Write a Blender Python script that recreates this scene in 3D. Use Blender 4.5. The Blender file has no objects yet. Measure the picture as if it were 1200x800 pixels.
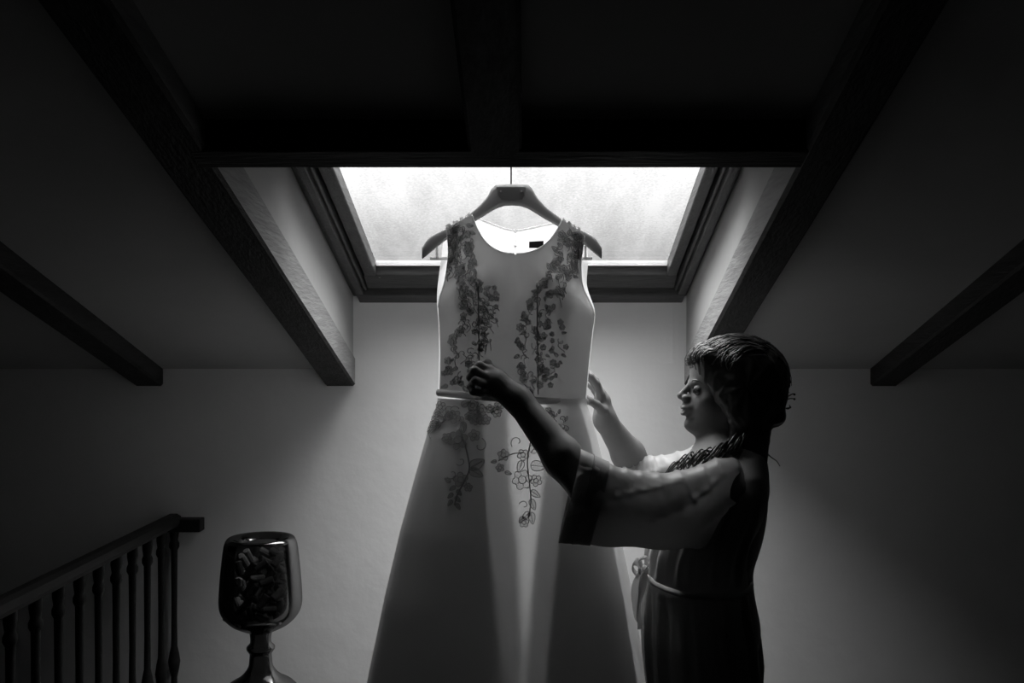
import bpy, math, random
import numpy as np
from mathutils import Vector, Matrix
from mathutils.bvhtree import BVHTree

random.seed(7)
rng = np.random.default_rng(7)
scene = bpy.context.scene
C = scene.collection

# ------------------------------------------------------------------ camera, sky, exposure
EYE = 1.62                      # camera height above the attic floor
F, CX, CY = 1167.0, 620.0, 400.0  # focal length and principal point for 1200 x 800
cam_d = bpy.data.cameras.new('camera')
cam_d.sensor_width = 36.0
cam_d.lens = F / 1200.0 * 36.0
cam_d.shift_x = -(CX - 600.0) / 1200.0
cam_d.clip_start = 0.02
cam = bpy.data.objects.new('camera', cam_d)
C.objects.link(cam)
cam.location = (0, 0, EYE)
cam.rotation_euler = (math.pi / 2, 0, 0)
scene.camera = cam

world = bpy.data.worlds.new('overcast_sky')
scene.world = world
world.use_nodes = True
wn = world.node_tree.nodes
wl = world.node_tree.links
# overcast sky: three times brighter at the zenith than at the horizon
SKY = 18.5
tc = wn.new('ShaderNodeTexCoord'); sx = wn.new('ShaderNodeSeparateXYZ')
wl.new(tc.outputs['Generated'], sx.inputs[0])
cl = wn.new('ShaderNodeClamp'); wl.new(sx.outputs['Z'], cl.inputs['Value'])
ma = wn.new('ShaderNodeMath'); ma.operation = 'MULTIPLY_ADD'
wl.new(cl.outputs[0], ma.inputs[0]); ma.inputs[1].default_value = 2 * SKY / 3; ma.inputs[2].default_value = SKY / 3
wn['Background'].inputs['Color'].default_value = (1.0, 1.0, 1.0, 1)
wl.new(ma.outputs[0], wn['Background'].inputs['Strength'])

# sun veiled by thin cloud: soft, high, from beyond the roof window
sun_d = bpy.data.lights.new('veiled_sun', 'SUN')
sun_d.energy = 19.0
sun_d.angle = math.radians(85)
sun = bpy.data.objects.new('veiled_sun', sun_d)
C.objects.link(sun)
sun.rotation_euler = Vector((0.12, 0.10, -0.95)).to_track_quat('-Z', 'Y').to_euler()

scene.view_settings.view_transform = 'Standard'
scene.view_settings.look = 'None'
scene.view_settings.gamma = 1.0
scene.view_settings.use_curve_mapping = False
scene.view_settings.exposure = 0.62
scene.cycles.max_bounces = 8
scene.cycles.diffuse_bounces = 5
scene.cycles.transparent_max_bounces = 16
scene.cycles.use_denoising = True

# ------------------------------------------------------------------ helpers
def P(px, py, Y):
    """a point at distance Y that projects to photo pixel (px, py)"""
    return np.array([(px - CX) / F * Y, Y, EYE + (CY - py) / F * Y])

def new_obj(name, me, mat=None, parent=None):
    o = bpy.data.objects.new(name, me)
    C.objects.link(o)
    if mat is not None:
        me.materials.clear()
        me.materials.append(mat)
    if parent is not None:
        o.parent = parent
        o.matrix_parent_inverse = Matrix.Identity(4)
        pw = world_loc(parent)
        o.location = -pw
    return o

def world_loc(o):
    v = Vector((0, 0, 0))
    while o is not None:
        v = v + o.location
        o = o.parent
    return v

def mesh(name, V, Fc, mat=None, parent=None, smooth=False):
    me = bpy.data.meshes.new(name)
    me.from_pydata([tuple(map(float, v)) for v in V], [], [tuple(int(i) for i in f) for f in Fc])
    me.update()
    if smooth:
        me.polygons.foreach_set('use_smooth', [True] * len(me.polygons))
    return new_obj(name, me, mat, parent)

def thing(name, label, cat, loc=(0, 0, 0), group=None):
    o = bpy.data.objects.new(name, None)
    o.empty_display_size = 0.05
    C.objects.link(o)
    o.location = loc
    o['label'] = label
    o['category'] = cat
    if group:
        o['group'] = group
    return o

def tag(o, label, cat, group=None):
    o['label'] = label
    o['category'] = cat
    if group:
        o['group'] = group
    return o

def struct(o, label=None):
    o['kind'] = 'structure'
    if label:
        o['label'] = label
    return o

class MB:
    def __init__(s):
        s.V, s.F = [], []
    def add(s, V, Fc):
        b = len(s.V)
        s.V.extend([tuple(map(float, v)) for v in V])
        s.F.extend([tuple(i + b for i in f) for f in Fc])
        return s
    def box(s, lo, hi):
        x0, y0, z0 = lo; x1, y1, z1 = hi
        V = [(x0,y0,z0),(x1,y0,z0),(x1,y1,z0),(x0,y1,z0),(x0,y0,z1),(x1,y0,z1),(x1,y1,z1),(x0,y1,z1)]
        return s.hexa(V)
    def hexa(s, V):
        return s.add(V, [(0,3,2,1),(4,5,6,7),(0,1,5,4),(1,2,6,5),(2,3,7,6),(3,0,4,7)])
    def tube(s, pts, r, n=6, closed=False, caps=True):
        V, Fc = tube_geo(pts, r, n, closed, caps)
        return s.add(V, Fc)
    def build(s, name, mat, parent=None, smooth=False, bevel=0.0):
        o = mesh(name, s.V, s.F, mat, parent, smooth)
        if bevel > 0:
            m = o.modifiers.new('edge', 'BEVEL')
            m.width = bevel; m.segments = 2; m.limit_method = 'ANGLE'
        return o

def weld(o, d=0.0006):
    import bmesh
    bm = bmesh.new(); bm.from_mesh(o.data)
    bmesh.ops.remove_doubles(bm, verts=bm.verts, dist=d)
    bmesh.ops.recalc_face_normals(bm, faces=bm.faces)
    bm.to_mesh(o.data); bm.free()
    return o

def tube_geo(pts, r, n=6, closed=False, caps=True):
    pts = [np.asarray(p, float) for p in pts]
    N = len(pts)
    rs = [r] * N if np.isscalar(r) else list(r)
    V, Fc = [], []
    up = None
    for i, p in enumerate(pts):
        a = pts[(i - 1) % N] if (closed or i > 0) else p
        b = pts[(i + 1) % N] if (closed or i < N - 1) else p
        t = b - a
        L = np.linalg.norm(t)
        t = t / L if L > 1e-9 else np.array([0, 0, 1.0])
        if up is None:
            up = np.array([0, 0, 1.0]) if abs(t[2]) < 0.9 else np.array([1.0, 0, 0])
        side = np.cross(t, up)
        if np.linalg.norm(side) < 1e-6:
            side = np.cross(t, np.array([0.3, 1.0, 0.2]))
        side /= np.linalg.norm(side)
        up = np.cross(side, t)
        for k in range(n):
            a_ = 2 * math.pi * k / n
            V.append(p + rs[i] * (math.cos(a_) * side + math.sin(a_) * up))
    for i in range(N if closed else N - 1):
        j = (i + 1) % N
        for k in range(n):
            k2 = (k + 1) % n
            Fc.append((i*n+k, i*n+k2, j*n+k2, j*n+k))
    if caps and not closed:
        Fc.append(tuple(range(n - 1, -1, -1)))
        Fc.append(tuple((N - 1) * n + k for k in range(n)))
    return V, Fc

def lathe(prof, cx, cy, n=48):
    V, Fc = [], []
    for r, z in prof:
        for k in range(n):
            a = 2 * math.pi * k / n
            V.append((cx + r * math.cos(a), cy + r * math.sin(a), z))
    for i in range(len(prof) - 1):
        for k in range(n):
            k2 = (k + 1) % n
            Fc.append((i*n+k, i*n+k2, (i+1)*n+k2, (i+1)*n+k))
    return V, Fc

def spline(pts, n):
    """Catmull-Rom through pts, n samples"""
    pts = np.asarray(pts, float)
    ext = np.vstack([2*pts[0]-pts[1], pts, 2*pts[-1]-pts[-2]])
    out = []
    for u in np.linspace(0, len(pts) - 1, n):
        i = min(int(u), len(pts) - 2); t = u - i
        p0, p1, p2, p3 = ext[i], ext[i+1], ext[i+2], ext[i+3]
        out.append(0.5*((2*p1)+(-p0+p2)*t+(2*p0-5*p1+4*p2-p3)*t*t+(-p0+3*p1-3*p2+p3)*t**3))
    return np.array(out)

def interp(x, table, col):
    xs = [t[0] for t in table]
    return np.interp(x, xs, [t[col] for t in table])

def grid_faces(nr, nc, wrap=False, base=0):
    Fc = []
    for i in range(nr - 1):
        for j in range(nc if wrap else nc - 1):
            j2 = (j + 1) % nc
            Fc.append((base+i*nc+j, base+i*nc+j2, base+(i+1)*nc+j2, base+(i+1)*nc+j))
    return Fc

# ------------------------------------------------------------------ materials
def g(v):
    return (v, v, v, 1)

def material(name, col, rough=0.6, spec=0.3, var=0.0, vscale=5.0, stretch=None, bump=0.0, bscale=40.0, translucent=0.0, tcol=None, metallic=0.0, sheen=0.0, transmission=0.0, ior=1.45):
    m = bpy.data.materials.new(name)
    m.use_nodes = True
    nt = m.node_tree
    N, L = nt.nodes, nt.links
    b = N['Principled BSDF']
    b.inputs['Base Color'].default_value = g(col)
    b.inputs['Roughness'].default_value = rough
    b.inputs['Specular IOR Level'].default_value = spec
    b.inputs['Metallic'].default_value = metallic
    b.inputs['IOR'].default_value = ior
    b.inputs['Transmission Weight'].default_value = transmission
    if sheen:
        b.inputs['Sheen Weight'].default_value = sheen
    co = N.new('ShaderNodeTexCoord')
    mp = N.new('ShaderNodeMapping')
    L.new(co.outputs['Object'], mp.inputs['Vector'])
    if stretch:
        mp.inputs['Scale'].default_value = stretch
    if var > 0:
        nz = N.new('ShaderNodeTexNoise')
        nz.inputs['Scale'].default_value = vscale
        nz.inputs['Detail'].default_value = 6
        nz.inputs['Roughness'].default_value = 0.62
        L.new(mp.outputs['Vector'], nz.inputs['Vector'])
        rp = N.new('ShaderNodeValToRGB')
        rp.color_ramp.elements[0].position = 0.3
        rp.color_ramp.elements[1].position = 0.7
        rp.color_ramp.elements[0].color = g(max(0.0, col * (1 - var)))
        rp.color_ramp.elements[1].color = g(min(1.0, col * (1 + var)))
        L.new(nz.outputs['Fac'], rp.inputs['Fac'])
        L.new(rp.outputs['Color'], b.inputs['Base Color'])
    if bump > 0:
        n2 = N.new('ShaderNodeTexNoise')
        n2.inputs['Scale'].default_value = bscale
        n2.inputs['Detail'].default_value = 4
        L.new(mp.outputs['Vector'], n2.inputs['Vector'])
        bp = N.new('ShaderNodeBump')
        bp.inputs['Strength'].default_value = bump
        bp.inputs['Distance'].default_value = 0.01
        L.new(n2.outputs['Fac'], bp.inputs['Height'])
        L.new(bp.outputs['Normal'], b.inputs['Normal'])
    if translucent > 0:
        tr = N.new('ShaderNodeBsdfTranslucent')
        tr.inputs['Color'].default_value = g(tcol if tcol is not None else col)
        mx = N.new('ShaderNodeMixShader')
        mx.inputs['Fac'].default_value = translucent
        L.new(b.outputs['BSDF'], mx.inputs[1])
        L.new(tr.outputs['BSDF'], mx.inputs[2])
        L.new(mx.outputs['Shader'], N['Material Output'].inputs['Surface'])
    return m

M = {}
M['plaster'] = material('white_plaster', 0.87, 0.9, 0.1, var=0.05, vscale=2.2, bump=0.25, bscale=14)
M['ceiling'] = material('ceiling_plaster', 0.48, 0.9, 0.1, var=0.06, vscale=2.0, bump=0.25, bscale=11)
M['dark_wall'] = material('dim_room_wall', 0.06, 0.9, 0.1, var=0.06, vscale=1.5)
M['floor'] = material('dark_floor_boards', 0.02, 0.5, 0.3, var=0.3, vscale=4, stretch=(1, 9, 1))
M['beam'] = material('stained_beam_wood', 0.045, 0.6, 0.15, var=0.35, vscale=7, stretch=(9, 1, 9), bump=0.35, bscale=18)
M['pale_side'] = material('pale_beam_side', 0.3, 0.7, 0.2, var=0.2, vscale=7, stretch=(9, 1, 9), bump=0.25, bscale=18)  # paler than the other beam faces, for rafter sides facing the shaft
M['beam_x'] = material('stained_trimmer_wood', 0.045, 0.6, 0.15, var=0.35, vscale=7, stretch=(1, 9, 9), bump=0.35, bscale=18)
M['frame_x'] = material('window_wood_across', 0.05, 0.4, 0.45, var=0.35, vscale=8, stretch=(1, 10, 10), bump=0.2, bscale=25)
M['frame_y'] = material('window_wood_along', 0.06, 0.4, 0.45, var=0.35, vscale=8, stretch=(10, 1, 10), bump=0.2, bscale=25)
M['rubber'] = material('seal_rubber', 0.02, 0.5)
M['rail'] = material('dark_varnished_wood', 0.018, 0.5, 0.2, var=0.3, vscale=9, stretch=(6, 1, 6))
M['iron'] = material('black_iron', 0.02, 0.5, 0.4)
M['hanger'] = material('grey_hanger_plastic', 0.32, 0.5, 0.35, translucent=0.25, tcol=0.5)
M['metal'] = material('steel_wire', 0.35, 0.3, 0.5, metallic=0.9)
M['clear'] = material('clear_plastic', 0.75, 0.2, 0.5, translucent=0.6, tcol=0.8)
M['satin'] = material('ivory_satin', 0.62, 0.42, 0.35, translucent=0.5, tcol=0.88, sheen=0.2, var=0.03, vscale=3, bump=0.05, bscale=9)
M['lining'] = material('dress_lining', 0.5, 0.6, 0.2, translucent=0.38, tcol=0.67)
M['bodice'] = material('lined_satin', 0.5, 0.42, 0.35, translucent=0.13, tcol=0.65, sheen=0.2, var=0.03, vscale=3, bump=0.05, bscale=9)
M['robe_body'] = material('robe_body_satin', 0.42, 0.42, 0.3, translucent=0.22, tcol=0.6, sheen=0.1, bump=0.06, bscale=14)
M['ribbon'] = material('satin_ribbon', 0.5, 0.35, 0.5, translucent=0.15, tcol=0.6)
M['lace'] = material('corded_lace', 0.36, 0.7, 0.2, translucent=0.3, tcol=0.45)
def sheer(name, col, clear):
    m = material(name, col, 0.7, 0.2, translucent=0.5, tcol=col)
    N, L = m.node_tree.nodes, m.node_tree.links
    src = N['Material Output'].inputs['Surface'].links[0].from_socket
    tp = N.new('ShaderNodeBsdfTransparent'); mx = N.new('ShaderNodeMixShader'); mx.inputs['Fac'].default_value = clear
    L.new(src, mx.inputs[1]); L.new(tp.outputs[0], mx.inputs[2]); L.new(mx.outputs[0], N['Material Output'].inputs['Surface'])
    return m
M['tulle'] = sheer('lace_fill', 0.6, 0.74)
M['black'] = material('black_cloth', 0.012, 0.8)
M['skin'] = material('skin', 0.2, 0.5, 0.35, var=0.05, vscale=20)
M['lips'] = material('lips', 0.2, 0.35, 0.4)
M['eye'] = material('eye_white', 0.14, 0.15, 0.5)
M['iris'] = material('iris', 0.03, 0.1, 0.5)
M['hair'] = material('dark_hair', 0.04, 0.36, 1.0, var=0.3, vscale=60)
M['robe'] = material('robe_satin', 0.42, 0.4, 0.35, translucent=0.4, tcol=0.7, sheen=0.2, bump=0.06, bscale=14)
M['robe_band'] = material('robe_cuff_satin', 0.42, 0.4, 0.35, translucent=0.18, tcol=0.55)
M['cork'] = material('cork', 0.3, 0.85, 0.1, var=0.4, vscale=60)
M['table'] = material('table_wood', 0.08, 0.45, 0.4, var=0.3, vscale=8, stretch=(1, 8, 8))

def dirty_glass():
    m = bpy.data.materials.new('weathered_glass')
    m.use_nodes = True
    nt = m.node_tree; N, L = nt.nodes, nt.links
    N.remove(N['Principled BSDF'])
    co = N.new('ShaderNodeTexCoord')
    mp = N.new('ShaderNodeMapping'); mp.inputs['Scale'].default_value = (7, 1.6, 2)
    L.new(co.outputs['Object'], mp.inputs['Vector'])
    a = N.new('ShaderNodeTexNoise'); a.inputs['Scale'].default_value = 1.6; a.inputs['Detail'].default_value = 5
    L.new(mp.outputs['Vector'], a.inputs['Vector'])
    b = N.new('ShaderNodeTexNoise'); b.inputs['Scale'].default_value = 160; b.inputs['Detail'].default_value = 3
    L.new(co.outputs['Object'], b.inputs['Vector'])
    c = N.new('ShaderNodeTexVoronoi'); c.inputs['Scale'].default_value = 26
    L.new(co.outputs['Object'], c.inputs['Vector'])
    s = N.new('ShaderNodeMath'); s.operation = 'MULTIPLY_ADD'
    L.new(b.outputs['Fac'], s.inputs[0]); s.inputs[1].default_value = 0.65
    L.new(a.outputs['Fac'], s.inputs[2])
    rp = N.new('ShaderNodeValToRGB')
    rp.color_ramp.elements[0].position = 0.52; rp.color_ramp.elements[0].color = g(0.28)
    rp.color_ramp.elements[1].position = 1.1 if False else 1.0; rp.color_ramp.elements[1].color = g(0.345)
    L.new(s.outputs[0], rp.inputs['Fac'])
    # a few dark specks stuck on the pane
    sp = N.new('ShaderNodeMath'); sp.operation = 'GREATER_THAN'; sp.inputs[1].default_value = 0.045
    L.new(c.outputs['Distance'], sp.inputs[0])
    sp2 = N.new('ShaderNodeMath'); sp2.operation = 'MULTIPLY_ADD'; sp2.inputs[1].default_value = 0.15; sp2.inputs[2].default_value = 0.85
    L.new(sp.outputs[0], sp2.inputs[0])
    mul = N.new('ShaderNodeMixRGB'); mul.blend_type = 'MULTIPLY'; mul.inputs['Fac'].default_value = 1
    L.new(rp.outputs['Color'], mul.inputs[1]); L.new(sp2.outputs[0], mul.inputs[2])
    # grime absorbs along the path through it: transmittance = T0 ** (1 / cos)
    ge = N.new('ShaderNodeNewGeometry')
    dt = N.new('ShaderNodeVectorMath'); dt.operation = 'DOT_PRODUCT'
    L.new(ge.outputs['Normal'], dt.inputs[0]); L.new(ge.outputs['Incoming'], dt.inputs[1])
    ab = N.new('ShaderNodeMath'); ab.operation = 'ABSOLUTE'; L.new(dt.outputs['Value'], ab.inputs[0])
    mxm = N.new('ShaderNodeMath'); mxm.operation = 'MAXIMUM'; mxm.inputs[1].default_value = 0.08; L.new(ab.outputs[0], mxm.inputs[0])
    iv = N.new('ShaderNodeMath'); iv.operation = 'DIVIDE'; iv.inputs[0].default_value = 1.0; L.new(mxm.outputs[0], iv.inputs[1])
    pw = N.new('ShaderNodeMath'); pw.operation = 'POWER'; L.new(mul.outputs['Color'], pw.inputs[0]); L.new(iv.outputs[0], pw.inputs[1])
    tp = N.new('ShaderNodeBsdfTransparent'); L.new(pw.outputs[0], tp.inputs['Color'])
    gl = N.new('ShaderNodeBsdfGlossy'); gl.inputs['Roughness'].default_value = 0.1; gl.inputs['Color'].default_value = g(0.8)
    mx = N.new('ShaderNodeMixShader'); mx.inputs['Fac'].default_value = 0.04
    L.new(tp.outputs[0], mx.inputs[1]); L.new(gl.outputs[0], mx.inputs[2])
    L.new(mx.outputs[0], N['Material Output'].inputs['Surface'])
    return m
M['glass'] = dirty_glass()

def dark_glass():
    m = bpy.data.materials.new('smoked_glass')
    m.use_nodes = True
    nt = m.node_tree; N, L = nt.nodes, nt.links
    N.remove(N['Principled BSDF'])
    tp = N.new('ShaderNodeBsdfTransparent'); tp.inputs['Color'].default_value = g(0.2)
    gl = N.new('ShaderNodeBsdfGlossy'); gl.inputs['Roughness'].default_value = 0.12; gl.inputs['Color'].default_value = g(0.22)
    co = N.new('ShaderNodeTexCoord')
    nz = N.new('ShaderNodeTexNoise'); nz.inputs['Scale'].default_value = 14
    L.new(co.outputs['Object'], nz.inputs['Vector'])
    bp = N.new('ShaderNodeBump'); bp.inputs['Strength'].default_value = 0.15; bp.inputs['Distance'].default_value = 0.01
    L.new(nz.outputs['Fac'], bp.inputs['Height']); L.new(bp.outputs['Normal'], gl.inputs['Normal'])
    fr = N.new('ShaderNodeFresnel'); fr.inputs['IOR'].default_value = 1.5
    mx = N.new('ShaderNodeMixShader')
    L.new(fr.outputs[0], mx.inputs['Fac'])
    L.new(tp.outputs[0], mx.inputs[1]); L.new(gl.outputs[0], mx.inputs[2])
    L.new(mx.outputs[0], N['Material Output'].inputs['Surface'])
    return m
M['smoked'] = dark_glass()

# ------------------------------------------------------------------ the room
TAN = 0.317                 # pitch of the roof
YW = 3.0                    # back wall
def z_beam(Y):   return EYE - 0.134 + TAN * (YW - Y)      # underside of the rafters
def z_ceil(Y):   return EYE - 0.0823 + TAN * (YW - Y)     # plaster between them
def z_win(Y):    return EYE + 0.1157 + TAN * (YW - Y)     # underside of the window frame
def z_roof(Y):   return EYE + 0.24 + TAN * (YW - Y)
XL, XR, YB = -2.4, 2.2, -2.2
SL, SR = -0.530, 0.474      # sides of the skylight shaft
HOLE0, HOLE1 = 1.64, YW     # shaft mouth along the slope
WTOP = 2.10                 # upper end of the window

# back wall, shaft lower face included
mb = MB()
T = 0.12
mb.hexa([(XL,YW,0),(XR,YW,0),(XR,YW+T,0),(XL,YW+T,0),(XL,YW,z_roof(YW)),(XR,YW,z_roof(YW)),(XR,YW+T,z_roof(YW)),(XL,YW+T,z_roof(YW))])
struct(mb.build('wall_back', M['plaster']))
mb = MB()
mb.hexa([(XL-T,YB-T,-2.6),(XL,YB-T,-2.6),(XL,YW+T,-2.6),(XL-T,YW+T,-2.6),(XL-T,YB-T,4.2),(XL,YB-T,4.2),(XL,YW+T,4.2),(XL-T,YW+T,4.2)])
struct(mb.build('wall_left', M['dark_wall']))
mb = MB(); mb.box((XR, YB-T, 0), (XR+T, YW+T, 4.2)); struct(mb.build('wall_right', M['dark_wall']))
mb = MB(); mb.box((XL, YB-T, 0), (XR, YB, 4.2)); struct(mb.build('wall_front', M['dark_wall']))

# sloped ceiling slab with the shaft cut through it
def slab(x0, x1, y0, y1, mb):
    mb.hexa([(x0,y0,z_ceil(y0)),(x1,y0,z_ceil(y0)),(x1,y1,z_ceil(y1)),(x0,y1,z_ceil(y1)),
             (x0,y0,z_roof(y0)),(x1,y0,z_roof(y0)),(x1,y1,z_roof(y1)),(x0,y1,z_roof(y1))])
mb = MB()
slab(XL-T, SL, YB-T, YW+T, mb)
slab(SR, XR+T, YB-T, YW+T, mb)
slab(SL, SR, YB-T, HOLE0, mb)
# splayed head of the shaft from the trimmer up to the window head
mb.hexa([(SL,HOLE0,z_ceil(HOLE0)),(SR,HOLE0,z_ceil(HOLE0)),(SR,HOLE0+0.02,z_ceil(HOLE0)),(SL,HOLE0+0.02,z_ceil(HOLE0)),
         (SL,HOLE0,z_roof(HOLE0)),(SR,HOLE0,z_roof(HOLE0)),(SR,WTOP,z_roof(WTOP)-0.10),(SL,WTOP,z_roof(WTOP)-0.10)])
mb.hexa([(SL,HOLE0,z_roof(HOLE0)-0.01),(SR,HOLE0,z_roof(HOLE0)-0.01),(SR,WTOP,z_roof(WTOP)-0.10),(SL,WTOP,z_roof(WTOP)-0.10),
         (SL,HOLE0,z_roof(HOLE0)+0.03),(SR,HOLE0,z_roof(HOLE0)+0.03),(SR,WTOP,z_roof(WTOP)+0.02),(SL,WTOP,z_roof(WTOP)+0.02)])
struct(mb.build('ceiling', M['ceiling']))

# floor with the stair opening on the left
mb = MB()
mb.box((-1.12, YB, -0.2), (XR, YW, 0))
mb.box((XL, YB, -0.2), (-1.12, 0.2, 0))
struct(mb.build('floor', M['floor']))
mb = MB()
mb.box((XL, 0.2, -2.6), (-1.12, YW, -2.5))
mb.box((-1.12, 0.2, -2.6), (-1.0, YW, -0.2)); mb.box((XL, 0.1, -2.6), (-1.12, 0.2, -0.2)); mb.box((XL, YW, -2.6), (-1.0, YW + T, 0))
struct(mb.build('wall_stairwell', M['dark_wall']))
stair = thing('staircase', 'dark wooden stair going down beyond the balustrade', 'stairs', (-1.75, 1.6, 0))
for i in range(11):
    mb = MB(); y0 = 0.22 + i * 0.25; z = -0.19 * (i + 1)
    mb.box((XL + .03, y0, z - 0.04), (-1.13, y0 + 0.27, z)); mb.build('tread', M['floor'], stair)

# a faint painted-over conduit on the wall under the window
mb = MB()
zt, zb = P(790, 357, YW)[2], P(790, 425, YW)[2]
x = P(790, 400, YW)[0]
mb.box((x - 0.003, YW - 0.0035, zb), (x + 0.003, YW + 0.001, zt))
mb.box((x - 0.045, YW - 0.0015, zb - 0.003), (x + 0.003, YW + 0.001, zb))
struct(mb.build('trim_1', M['plaster']), 'painted-over conduit on the wall under the skylight')

# ------------------------------------------------------------------ beams
def rafter(name, label, xa, xb, y0, y1, skew=0.0, pale_side=None):
    """rafter of width xa..xb at the wall, running up the slope from y1 to y0; skew moves it sideways at y0"""
    mb = MB()
    n = 14
    V = []
    for i in range(n + 1):
        t = i / n
        Y = y0 + (y1 - y0) * t
        dx = skew * (1 - t)
        j = lambda s: random.uniform(-s, s) if 0 < i < n else 0
        zb, zc = z_beam(Y), z_ceil(Y) + 0.03
        e = 0.006
        V += [(xa+dx+j(.0015), Y, zc), (xa+dx+j(.0015), Y, zb+e), (xa+dx+e, Y, zb+j(.0015)),
              (xb+dx-e, Y, zb+j(.0015)), (xb+dx+j(.0015), Y, zb+e), (xb+dx+j(.0015), Y, zc)]
    Fc = [(i*6+k, i*6+k+1, (i+1)*6+k+1, (i+1)*6+k) for i in range(n) for k in range(5)]
    Fc += [(i*6+5, i*6, (i+1)*6, (i+1)*6+5) for i in range(n)]
    Fc += [tuple(range(6)), tuple(n*6+5-k for k in range(6))]
    mb.add(V, Fc)
    o = mb.build(name, M['beam'])
    if pale_side is not None:
        o.data.materials.append(M['pale_side'])
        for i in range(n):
            o.data.polygons[i * 5 + pale_side].material_index = 1
    return tag(o, label, 'beam', 'sloping rafters of the attic ceiling')

xw = lambda px: (px - CX) / F * YW
rafter('ceiling_beam', 'dark sloping rafter along the left side of the skylight shaft', xw(384)-0.008, SL+.006, -2.2, YW+0.01, pale_side=4)
rafter('ceiling_beam', 'dark sloping rafter right of the skylight, above the person', SR-.006, SR+0.078, -2.2, YW+0.01, skew=-0.075, pale_side=0)
rafter('ceiling_beam', 'dark sloping rafter at far left, above the stair balustrade', xw(158), xw(191), -2.2, YW+0.01)
rafter('ceiling_beam', 'dark sloping rafter at far right, near the photo\'s right edge', xw(1020), xw(1052), -2.2, YW+0.01)
rafter('ceiling_beam', 'short dark rafter meeting the middle of the horizontal beam', -0.099, -0.011, -2.2, 1.625)
mb = MB()
y0, y1 = 1.608, 1.664
zb0, zb1 = z_beam(y0), z_beam(y1)
mb.hexa([(SL-.02,y0,zb0),(SR-.0,y0,zb0),(SR-.0,y1,zb1),(SL-.02,y1,zb1),(SL-.02,y0,z_ceil(y0)+.04),(SR-.0,y0,z_ceil(y0)+.04),(SR-.0,y1,z_ceil(y1)+.04),(SL-.02,y1,z_ceil(y1)+.04)])
tag(mb.build('trimmer_beam', M['beam_x'], bevel=0.003), 'dark horizontal beam across the top of the skylight opening', 'beam')

# ------------------------------------------------------------------ the skylight
win = bpy.data.objects.new('window_1', None); C.objects.link(win)
win.location = (0, YW, EYE + 0.2); win['kind'] = 'structure'
win['label'] = 'roof skylight with dark wooden frame and weathered bright pane'
FX0, FX1 = -0.511, 0.462
def bar_x(name, xa, xb, ya, yb, h0, h1, mat=None, bevel=0.004, slant=0.0):
    """rail running across, between distances ya..yb, heights h0..h1 above the frame plane"""
    mb = MB()
    mb.hexa([(xa,ya,z_win(ya)+h0),(xb,ya,z_win(ya)+h0),(xb,yb,z_win(yb)+h0+slant),(xa,yb,z_win(yb)+h0+slant),
             (xa,ya,z_win(ya)+h1),(xb,ya,z_win(ya)+h1),(xb,yb,z_win(yb)+h1),(xa,yb,z_win(yb)+h1)])
    return mb.build(name, mat or M['frame_x'], win, bevel=bevel)
def bar_y(name, xa, xb, ya, yb, h0, h1, mat=None, bevel=0.004):
    mb = MB()
    mb.hexa([(xa,ya,z_win(ya)+h0),(xb,ya,z_win(ya)+h0),(xb,yb,z_win(yb)+h0),(xa,yb,z_win(yb)+h0),
             (xa,ya,z_win(ya)+h1),(xb,ya,z_win(ya)+h1),(xb,yb,z_win(yb)+h1),(xa,yb,z_win(yb)+h1)])
    return mb.build(name, mat or M['frame_y'], win, bevel=bevel)
GX0, GX1, GY0, GY1 = -0.437, 0.394, 2.17, 2.846
# outer frame
bar_x('bottom_rail', FX0, FX1, 2.935, YW, 0.0, 0.066)
bar_x('top_rail', FX0, FX1, WTOP, WTOP+0.03, 0.0, 0.066)
bar_y('side_rail', FX0, FX0+0.024, WTOP+0.03, 2.935, 0.0, 0.066)
bar_y('side_rail', FX1-0.024, FX1, WTOP+0.03, 2.935, 0.0, 0.066)
bar_y('side_moulding', FX0+0.024, FX0+0.034, WTOP+0.03, 2.935, 0.012, 0.066)
bar_y('side_moulding', FX1-0.034, FX1-0.024, WTOP+0.03, 2.935, 0.012, 0.066)
# packing between the frame and the plaster
bar_y('frame_packing', SL, FX0, WTOP, YW, 0.02, 0.066)
bar_y('frame_packing', FX1, SR, WTOP, YW, 0.02, 0.066)
# sash, set back behind a rubber seal
bar_x('sash_bottom_rail', FX0+0.036, FX1-0.036, GY1, 2.915, 0.024, 0.066, slant=-0.012)
bar_x('sash_top_rail', FX0+0.036, FX1-0.036, WTOP+0.032, GY0, 0.016, 0.066)
bar_y('sash_side_rail', FX0+0.040, GX0, GY0, GY1, 0.022, 0.066)
bar_y('sash_side_rail', GX1, FX1-0.040, GY0, GY1, 0.022, 0.066)
bar_x('rubber_seal', FX0+0.034, FX1-0.034, 2.913, 2.936, 0.05, 0.066, M['rubber'], 0.001)
bar_y('rubber_seal', FX0+0.032, FX0+0.042, WTOP+0.03, 2.93, 0.05, 0.066, M['rubber'], 0.001)
bar_y('rubber_seal', FX1-0.042, FX1-0.032, WTOP+0.03, 2.93, 0.05, 0.066, M['rubber'], 0.001)
bar_x('glazing_bead', GX0, GX1, GY1-0.012, GY1+0.004, 0.052, 0.062, M['clear'], 0.001)
mb = MB()
a = 0.064
mb.hexa([(GX0-.01,GY0-.01,z_win(GY0-.01)+a),(GX1+.01,GY0-.01,z_win(GY0-.01)+a),(GX1+.01,GY1+.01,z_win(GY1+.01)+a),(GX0-.01,GY1+.01,z_win(GY1+.01)+a),
         (GX0-.01,GY0-.01,z_win(GY0-.01)+a+.004),(GX1+.01,GY0-.01,z_win(GY0-.01)+a+.004),(GX1+.01,GY1+.01,z_win(GY1+.01)+a+.004),(GX0-.01,GY1+.01,z_win(GY1+.01)+a+.004)])
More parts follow.
